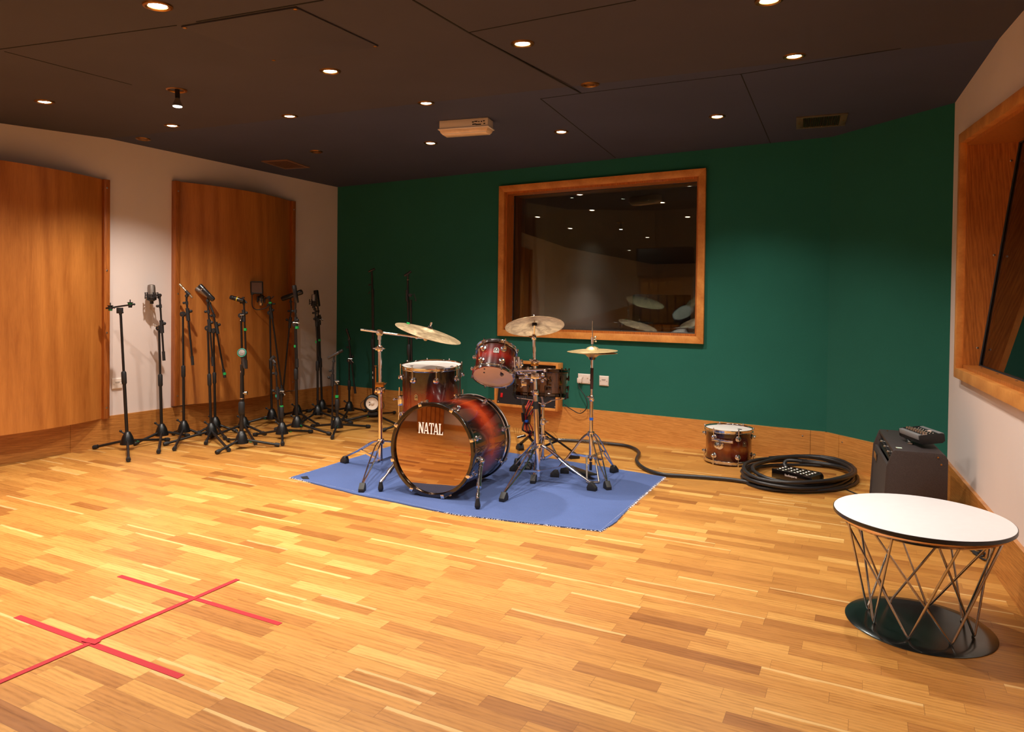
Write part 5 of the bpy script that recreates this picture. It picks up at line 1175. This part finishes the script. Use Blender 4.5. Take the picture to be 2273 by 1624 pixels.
def shock_mic(label, P, d, R, H_, stand, body='mic_grey', mesh='mic_mesh', flat=1.0, arm=None):
    d = V(d).normalized(); t = thing('condenser_microphone', label, 'microphone', P)
    put(MB().lathe([(R*0.72, -H_*0.30), (R*0.92, -H_*0.22), (R, -H_*0.05), (R, H_*0.10)], P, d, 22), 'mic_body', MAT[body], t)
    put(MB().lathe([(R*1.02, H_*0.10), (R*1.0, H_*0.50), (R*0.88, H_*0.66), (R*0.5, H_*0.70), (0.0001, H_*0.70)], P, d, 22), 'mic_grille', MAT[mesh], t)
    x, y, z = frame_of(d); m = MB()
    cr = thing('shock_mount', 'black elastic shock mount cradling the '+label.split(' with ')[0][:60], 'shock mount', P)
    for h in (-0.010, 0.012): m = MB().ring(P+z*h, z, R+0.014, 0.0028, 28, 6); put(m, 'cradle_ring', MAT['rubber'], cr)
    for k in range(6):
        a = PI*k/3+0.2; o_ = x*math.cos(a)+y*math.sin(a); m = MB().tube([P+o_*(R+0.016)+z*0.024, P+o_*(R+0.018)-z*0.022], 0.0045, 6).ball(P+o_*(R+0.016)+z*0.026, 0.006); put(m, 'cradle_post', MAT['rubber'], cr)
        put(MB().tube([P+o_*(R+0.014)+z*0.018, P+o_*R*1.0-z*0.02], 0.0016, 5), 'elastic_cord', MAT['rubber'], cr)
    put(MB().lathe([(R*0.98, -0.034), (R+0.006, -0.030), (R+0.006, -0.022), (R*0.9, -0.022)], P, z, 22, closed=True).lathe([(0.014, -H_*0.30-0.022), (0.014, -H_*0.28)], P, z, 14), 'locking_collar', MAT['rubber'], cr)
    if arm is not None: put(MB().tube([P+(arm-P).normalized()*(R+0.014), arm], 0.0075, 10).lathe([(0.0001, -0.012), (0.014, -0.010), (0.014, 0.010), (0.0001, 0.012)], arm, HV, 14).tube([arm, stand.U], 0.009, 10), 'mount_arm', MAT['rubber'], cr)
    return t

# 1  leftmost stand with the T shaped stereo bar
S1 = Stand('leftmost microphone stand, carrying a T shaped bar and no microphone', (283, 973), (268, 699), [(181, 992), (373, 975), (285, 1020)], r=0.0095); S1.leg_band(302, 980, (373, 975), 'teal_tape')
t = thing('stereo_bar', 'T shaped bar with two empty microphone clips on the leftmost stand', 'stand bar', S1.top)
a, b = S1.at(235, 684), S1.at(292, 676); put(MB().box((a+b)/2, (b-a)/2, UP*0.006, HV*0.004), 'cross_bar', MAT['black'], t)
put(MB().box(S1.at(266, 689), HR*0.022, HV*0.010, UP*0.022).tube([S1.top, S1.at(266, 689)], 0.0105, 12).tube([S1.at(266, 694), S1.at(274, 693)], 0.007, 8), 'bar_socket', MAT['rubber'], t, bevel=0.003)
for (x_, y_) in ((245, 682), (289, 675)):
    P = S1.at(x_, y_, -0.005); g = put(MB().tube([P-UP*0.026, P-UP*0.012], 0.013, 12).tube([P-UP*0.014, P+UP*0.012], 0.0165, 12).tube([P+UP*0.012, P+UP*0.016], 0.022, 14).tube([P+UP*0.016, P+UP*0.036], 0.004, 8).tube([P, P+HR*0.030], 0.006, 8).ball(P+HR*0.030, 0.009), 'bar_clip', MAT['rubber'], t)
    put(MB().tube([P+UP*(0.002 if x_ > 260 else -0.021), P+UP*(0.007 if x_ > 260 else -0.016)], 0.0172 if x_ > 260 else 0.0136, 12), 'green_mark', MAT['green_tape'], g)
# 2  large condenser in a shock mount
S2 = Stand('microphone stand with an upright grey condenser before the white wall strip', (359, 952), (353, 728), [(352, 1002), (300, 984), (418, 966)], r=0.0092, dp=5.70)
S2.boom((359, 724), (355, 668), (364, 800)); shock_mic('grey condenser microphone with silver grille standing upright on the second stand from left', S2.at(336.5, 657, -0.02), V((0, 0, 1))-HR*0.03, 0.030, 0.135, S2, arm=S2.at(354, 655, -0.015))
S2.lever(347, 723, 341, 720)
# 3  silver pencil
S3 = Stand('microphone stand holding a thin slanting silver tube', (408, 947), (406, 697), [(387, 996), (446, 963), (372, 960)], r=0.0085)
S3.boom((417, 697), (414, 666), (428, 810)); pencil_mic('thin silver pencil microphone slanting down to the right', S3.at(427, 661, -0.02), S3.at(398, 630, -0.02), 0.0085, 'champagne', S3, cap='champagne')
put(MB().tube([S3.at(420.5, 654, -0.02), S3.at(412.5, 646, -0.02)], 0.0125, 12), 'clip_sleeve', MAT['rubber'], S3.t); S3.leg_band(392, 960, (372, 960))
# 4  two stands side by side with large tubes
S4 = Stand('front one of two close stands, holding a fat black tube microphone', (469, 952), (461, 728), [(457, 983), (508, 998), (366, 985)], r=0.0085)
S4.boom((465, 722), (462, 684), (473, 812)); pencil_mic('fat glossy black microphone pointing up to the left', S4.at(474, 666, -0.035), S4.at(443, 633, -0.035), 0.020, 'mic_black', S4, cap='mic_black', ring=(0.73, 'chrome'))
S5 = Stand('rear one of two close stands, with a long leaning boom and green band', (478, 938), (474, 734), [(436, 962), (524, 956), (500, 972)], r=0.0085)
S5.boom((481, 727), (473.5, 694), (499, 838)); pencil_mic('pale grey ribbed microphone lying under the glossy black one', S5.at(474, 664, 0.0), S5.at(436, 640, 0.0), 0.022, 'champagne', S5, cap='mic_mesh'); S5.band(498.3, 829, off=-.012, d=S5.U-S5.L, r=0.0112)
# 6  stand with yellow ringed mic
S6 = Stand('tall stand behind the short front one, with a yellow ringed microphone', (541, 938), (535, 700), [(567, 983), (588, 962), (470, 968)], r=0.0092)
S6.boom((541, 700), (541, 664), (547, 818)); pencil_mic('black microphone with yellow ring tilted up to the left', S6.at(541, 668, -0.03), S6.at(511, 659, -0.03), 0.0185, 'mic_black', S6, cap='mic_black', ring=(0.45, 'yellow')); S6.lever(537, 699, 534, 711)
put(MB().tube([S6.at(540, 662), S6.at(540, 659)], 0.012, 12).tube([S6.at(540, 664), S6.at(548, 672)], 0.007, 8), 'top_knob', MAT['rubber'], S6.t); S6.band(544.5, 731, off=-.012, r=.0108)
# 7  short front stand with the round kick drum mic
S7 = Stand('short microphone stand nearest the viewer, with a round silver kick drum microphone', (536, 971), (536.5, 830), [(482, 1003), (618, 987), (506, 976)], r=0.0125)
S7.band(536.7, 913.5, r=0.0135); S7.leg_band(556, 981, (618, 987), 'teal_tape')
put(MB().lathe([(0.0001, -0.012), (0.014, -0.010), (0.014, 0.010), (0.0001, 0.012)], S7.at(546, 872), HR, 16).tube([S7.at(536, 872), S7.at(546, 872)], 0.006, 8), 'silver_knob', MAT['steel'], S7.t)
put(MB().tube([S7.at(536.5, 885), S7.at(536.5, 883)], 0.0132, 14).tube([S7.at(536.4, 826), S7.at(536.4, 823)], 0.0105, 14), 'chrome_ring', MAT['chrome'], S7.t)
t = thing('kick_drum_microphone', 'round silver microphone with a green rim on the short front stand', 'microphone', S7.at(537, 784))
P = S7.at(537.5, 783, -0.02); nz_ = dirn(0.12, 0.25, 1.0)
put(MB().lathe([(0.0001, 0.016), (0.024, 0.014), (0.0275, 0.008)], P, nz_, 26), 'mic_grille', MAT['mic_mesh'], t)
put(MB().lathe([(0.028, 0.012), (0.034, 0.010), (0.036, 0.0), (0.034, -0.012), (0.024, -0.030), (0.0001, -0.036)], P, nz_, 26), 'mic_body', MAT['mic_grey'], t)
put(MB().ring(P+nz_*0.011, nz_, 0.0305, 0.0032, 30, 8), 'green_rim', MAT['teal_tape'], t)
put(MB().tube([P-UP*0.02-nz_*0.01, S7.at(541, 806, -0.02), S7.at(543, 817, -0.02)], [0.018, 0.012, 0.010], 12), 'handle', MAT['mic_grey'], t); put(MB().tube([S7.top-UP*0.01, S7.at(538, 812, -0.01), S7.at(541, 806, -0.02)], 0.009, 10), 'mic_clip', MAT['rubber'], S7.t)
# 8  short pair
S8 = Stand('short stand with a small barrel microphone and two green bands', (626, 951), (624, 868), [(627, 985), (691, 957), (565, 964)], r=0.0105)
S8.boom((616, 872), (612, 818), (620, 944), grip=False); S8.band(625, 902.5, r=0.0125); S8.band(614.8, 878, 'teal_tape', off=-.012, r=0.011); S8.leg_band(643, 958, (691, 957))
pencil_mic('small dark barrel microphone on the short stand in front of the bowed panel', S8.at(611, 806, -0.02), S8.at(603, 795, -0.02)-HR*0.0, 0.0125, 'mic_grey', S8, cap='mic_grey'); put(MB().tube([S8.at(600.5, 800, -.02), S8.at(609, 791, -.02)], 0.0155, 14), 'mic_clip', MAT['rubber'], S8.t)
S8.lever(626, 868, 632, 876)
# 9  pop filter stand
S9 = Stand('tall stand with a square pop filter and long leaning boom', (603.5, 919), (599, 694), [(548, 938), (630, 944), (582, 921)], r=0.0088); S9.leg_band(588, 930, (548, 938), 'teal_tape')
S9.boom((602, 694), (600, 672), (627, 872)); shock_mic('silver condenser microphone behind a square pop filter', S9.at(580, 664, -0.02), V((0, 0, -1))-HR*0.12, 0.022, 0.085, S9, body='champagne', mesh='champagne', arm=S9.at(597, 660, -0.01))
put(MB().tube([S9.at(597, 672, -.02), S9.at(603, 672, -.02)], 0.010, 10), 'tape_band', MAT['green_tape'], S9.t); put(MB().tube([S9.at(600, 664), S9.at(608, 657)], 0.005, 8).tube([S9.at(600, 675), S9.at(611, 674)], 0.008, 8), 'top_lever', MAT['rubber'], S9.t)
t = thing('pop_filter', 'small square black pop filter on a curved gooseneck', 'pop filter', S9.at(570, 650, -.09))
c_ = S9.at(570, 638, -0.09); u_, v_ = HR*0.054, (UP-HR*0.03)*0.053; m = MB()
for p, q_ in (((-1, -1), (1, -1)), ((1, -1), (1, 1)), ((1, 1), (-1, 1)), ((-1, 1), (-1, -1))): m.tube([c_+u_*p[0]+v_*p[1], c_+u_*q_[0]+v_*q_[1]], 0.006, 8)
put(m, 'filter_frame', MAT['plastic'], t); put(MB().box(c_, u_*0.98, v_*0.98, HV*0.0012), 'filter_mesh', mat('brown_mesh', (92, 66, 52), 0.8), t)
put(MB().tube(smooth([c_-u_*0.85-v_*1.02, S9.at(559.5, 662, -.09), S9.at(560.5, 680, -.08), S9.at(570, 687, -.06), S9.at(588, 684, -.04), S9.at(598, 676, -.02)], 6), 0.0042, 8), 'gooseneck', MAT['rubber'], t); put(MB().box(c_-u_*0.8-v_*1.06, HR*0.012, HV*0.007, UP*0.012), 'neck_joint', MAT['rubber'], t, bevel=0.003)
# 10 / 11  the two stands sharing one spot, bodies crossing
S10 = Stand('tall stand in front of the panel edge with two green bands', (659.5, 936), (655, 720), [(732, 962), (612, 952), (676, 925)], r=0.0098); S10.band(655.6, 768, r=0.0108); S10.leg_band(675, 946, (732, 962))
S10.boom((657, 716), (655.5, 684), (660, 815), off=-0.014); S10.band(659, 726.5, off=-.014, r=0.014); pencil_mic('upright dark slab microphone above the panel edge', S10.at(659, 672, -0.04), S10.at(652.5, 633, -0.04), 0.019, 'mic_black', S10, cap='mic_dark_mesh')
S10.lever(655, 716, 664, 717)
S11 = Stand('stand behind the double banded one, its boom leaning down to the left', (660, 910), (655, 716), [(706, 942), (606, 916), (690, 905)], r=0.0085)
S11.boom((644, 715), (646.5, 684), (627, 880)); pencil_mic('large matte black cylinder microphone lying nearly level', S11.at(625.5, 663.5, -0.01), S11.at(671, 647, -0.01), 0.0245, 'mic_black', S11, cap='mic_black')
# 12 / 13
S12 = Stand('front one of the two close stands before the white wall beside the green wall', (705.6, 910), (704, 710), [(780, 938), (668, 938), (716, 895)], r=0.0088); S12.band(702.7, 758.5, r=0.0102)
S12.boom((702.5, 712), (700, 690), (707, 800), grip=False); shock_mic('square faced silver condenser microphone in an elastic mount before the white wall', S12.at(696.5, 671, -0.03), V((0, 0, 1)), 0.023, 0.115, S12, body='mic_dark_mesh', mesh='mic_mesh', arm=S12.at(699, 686, -0.012))
S13 = Stand('rear one of the two close stands before the white wall beside the green wall', (715, 898), (708, 708), [(752, 897), (768, 924), (686, 912)], r=0.0088)
S13.boom((709, 709), (706, 686), (709, 805)); S13.band(709, 754.5, off=-.012, r=0.0108, d=S13.U-S13.L); pencil_mic('tall black wedge shaped microphone behind the silver faced one', S13.at(706, 680, -0.0), S13.at(701, 644, -0.0), 0.025, 'mic_black', S13, cap='mic_black'); S13.lever(712, 709, 716, 711)
# 14 short stand with pencil mic
S14 = Stand('short stand with a slanting dark condenser before the green wall corner', (748.7, 938), (748, 848), [(737.5, 971), (819, 946), (693, 945)], r=0.0102); S14.band(747.8, 879.5, r=0.0122); S14.leg_band(746, 950, (737.5, 971), 'teal_tape')
S14.boom((738, 843), (739, 818), (736.8, 952)); pencil_mic('dark slanting pencil microphone pointing up to the right', S14.at(728, 795, -0.02), S14.at(761, 777, -0.02), 0.0125, 'mic_grey', S14, cap='mic_dark_mesh'); S14.lever(748, 846, 749, 851)
# 15 stand against the green wall
S15 = Stand('slim stand before the green wall with a small black microphone', (775.5, 902), (775, 800), [(761, 931), (812, 911), (730, 912)], r=0.0085); S15.band(774.6, 855, r=0.0105)
S15.boom((778.5, 796), (775.5, 764), (788.8, 873)); pencil_mic('small black pencil microphone pointing up before the green wall', S15.at(777, 754, -0.01), S15.at(769, 729, -0.01), 0.0115, 'mic_black', S15, cap='mic_black'); S15.lever(777, 796, 784, 804)
# 16 tall stand carrying the loudspeaker cone
S16 = Stand('tall black stand before the green wall with a loudspeaker cone at its foot', (830, 915), (826, 612), [(767, 933), (876, 915), (890, 946)], r=0.0105)
put(MB().tube([S16.at(831, 905, -.015), S16.at(828, 652, -.015)], 0.0095, 12).tube([S16.at(828, 660, -.015), S16.at(827.5, 642, -.015)], 0.013, 12).tube([S16.at(825, 632), S16.at(820, 632)], 0.006, 8).ball(S16.at(820, 632), 0.010).tube([S16.at(822, 646), S16.at(817, 652)], 0.004, 8), 'boom_arm', MAT['black'], S16.t)
pencil_mic('small dark microphone atop the left one of the two tall stands', S16.at(818, 603), S16.at(832, 596), 0.010, 'mic_black', S16, clip=False, cap='mic_black'); put(MB().tube([S16.top, S16.at(825, 600)], 0.009, 8), 'mic_clip', MAT['rubber'], S16.t)
for y_ in (824, 835): put(MB().tube([S16.at(829.5, y_, -.006), S16.at(829.5, y_+5, -.006)], 0.0125, 12), 'white_band', MAT['white_plastic'], S16.t)
P = S16.at(826.5, 895, -0.13); nz_ = dirn(0.02, 0.02, 1)
t = thing('speaker_microphone', 'pale loudspeaker cone in a black round housing low on the tall stand', 'microphone', P)
put(MB().lathe([(0.064, 0.006), (0.066, 0.018), (0.078, 0.012), (0.082, 0.0), (0.082, -0.05), (0.075, -0.075), (0.0001, -0.078)], P, nz_, 36, caps=False), 'housing', MAT['plastic'], t)
put(MB().ring(P+nz_*0.014, nz_, 0.064, 0.0055, 40, 8), 'rubber_surround', MAT['rubber'], t)
put(MB().lathe([(0.060, 0.014), (0.024, -0.002), (0.0235, -0.001), (0.0001, -0.001), (0.0001, -0.004), (0.060, 0.008)], P, nz_, 40, closed=True), 'speaker_cone', mat('pale_cone', (240, 222, 204), 0.7), t)
put(MB().lathe([(0.021, -0.001), (0.017, 0.006), (0.009, 0.011), (0.0001, 0.0125)], P, nz_, 26), 'dust_cap', mat('pale_cap', (232, 212, 192), 0.6), t)
for sg in (-1, 1): put(MB().tube([P-HR*0.020+UP*sg*0.009+nz_*0.006, P-HR*0.031+UP*sg*0.014+nz_*0.009], 0.003, 6), 'lead_tab', MAT['plastic'], t)
for sg in (-1, 1): put(MB().tube(smooth([P+HR*sg*0.078+UP*0.03, P+HR*sg*0.108-UP*0.0, P+HR*sg*0.106-UP*0.04, P+HR*sg*0.07-UP*0.07], 5), 0.0028, 6), 'side_cord', MAT['rubber'], t)
put(MB().box(P-UP*0.098-nz_*0.03, HR*0.045, nz_*0.03, UP*0.016).tube([P-UP*0.09-nz_*0.04, V((S16.c.x, S16.c.y, P.z-0.06))], 0.010, 8), 'mount_block', MAT['rubber'], t, bevel=0.004)
# pale telescopic strut lying low beside it
st_ = thing('metal_strut', 'pale telescopic strut with a green band, low in front of the loudspeaker cone', 'strut', at_z(800, 930, 0.02)); a, b = at_z(770, 937, .012), at_z(824, 922, .012)
put(MB().tube([a, a.lerp(b, .75)], 0.008, 10).tube([a.lerp(b, .7), b], 0.006, 10), 'tube', MAT['champagne'], st_); put(MB().tube([a.lerp(b, .83), a.lerp(b, .92)], 0.009, 10), 'tape_band', MAT['green_tape'], st_)
# 17 tall stand behind the floor tom
S17 = Stand('tall black stand rising behind the floor tom before the green wall', (911, 930), (905, 622), [(850.6, 954), (960, 925), (905, 905)], r=0.0100)
put(MB().tube([S17.at(915, 900, -.012), S17.at(912, 668, -.012)], 0.0095, 12).tube([S17.at(912, 690, -.012), S17.at(911.5, 665, -.012)], 0.0125, 12), 'boom_arm', MAT['black'], S17.t)
put(MB().tube([S17.at(903, 668, -.01), S17.at(903.5, 643, -.01)], 0.012, 10).lathe([(0.0001, -.012), (.016, -.01), (.016, .01), (.0001, .012)], S17.at(910.5, 655, -.01), HV, 16).tube([S17.at(901, 645), S17.at(901, 645)+UP*0.001], 0.011, 8).tube([S17.at(912, 655, -.02), S17.at(919, 652, -.02), S17.at(923, 665, -.02)], 0.0045, 8).ball(S17.at(923, 666, -.02), 0.009), 'swivel_clamp', MAT['rubber'], S17.t)
put(MB().tube([S17.at(906, 621.5), S17.at(906, 620.5)], 0.013, 12), 'chrome_ring', MAT['champagne'], S17.t)
pencil_mic('small dark microphone atop the right one of the two tall stands', S17.at(897.5, 612), S17.at(912.5, 602), 0.0115, 'mic_black', S17, clip=False, cap='mic_dark_mesh'); put(MB().tube([S17.top, S17.at(905.5, 608)], 0.009, 8), 'mic_clip', MAT['rubber'], S17.t)

# ------------------------------------------------------------------ the part of the room seen only in the window panes
def slat_cabinet(c, yaw, wd, dp, ht, label):
    R_ = Matrix.Rotation(yaw, 3, 'Z'); X_, Y_ = R_ @ V((1, 0, 0)), R_ @ V((0, 1, 0)); t = thing('slatted_cabinet', label, 'cabinet', c); c = V(c)
    put(MB().box(c+UP*ht*0.31, X_*wd/2, Y_*dp/2, UP*ht*0.31), 'cabinet_body', MAT['batten'], t)
    for k in range(6): put(MB().box(c+UP*ht*0.33+X_*(-wd/2+wd*(k+0.5)/6)+Y_*(dp/2+0.008), X_*wd/15, Y_*0.008, UP*ht*0.29), 'slat', MAT['frame'], t)
    put(MB().box(c+UP*ht*0.81, X_*(wd/2+0.03), Y_*(dp/2+0.04), UP*ht*0.19), 'dark_hood', mat('dark_hood', (40, 36, 36), 0.7), t, bevel=0.01)
    return t
slat_cabinet((-4.35, -0.9, 0), -0.5, 0.95, 0.5, 1.45, 'wooden cabinet with upright slats and dark hood, near the white left wall')
def chair(c, yaw):
    R_ = Matrix.Rotation(yaw, 3, 'Z'); t = thing('stacking_chair', 'dark blue upholstered stacking chair in the near part of the room', 'chair', c); c = V(c); P = lambda x, y, z: c+(R_ @ V((x, y, 0)))+UP*z
    bl_ = mat('dark_blue_upholstery', (28, 30, 52), 0.85)
    put(MB().box(P(0, 0, 0.45), R_ @ V((0.22, 0, 0)), R_ @ V((0, 0.21, 0)), UP*0.03), 'seat', bl_, t, bevel=0.012); put(MB().box(P(0, -0.22, 0.72), R_ @ V((0.21, 0, 0)), R_ @ V((0, 0.022, 0)), UP*0.13), 'backrest', bl_, t, bevel=0.012)
    for x, y in ((-.2, .2), (.2, .2), (-.2, -.2), (.2, -.2)): put(MB().tube([P(x, y, 0.42), P(x*1.05, y*1.1, 0)], 0.011, 8), 'leg', MAT['black'], t)
    for x in (-.2, .2): put(MB().tube([P(x, -.2, .42), P(x, -.235, .8)], 0.010, 8), 'back_post', MAT['black'], t)
chair((-2.4, -1.9, 0), 0.3)
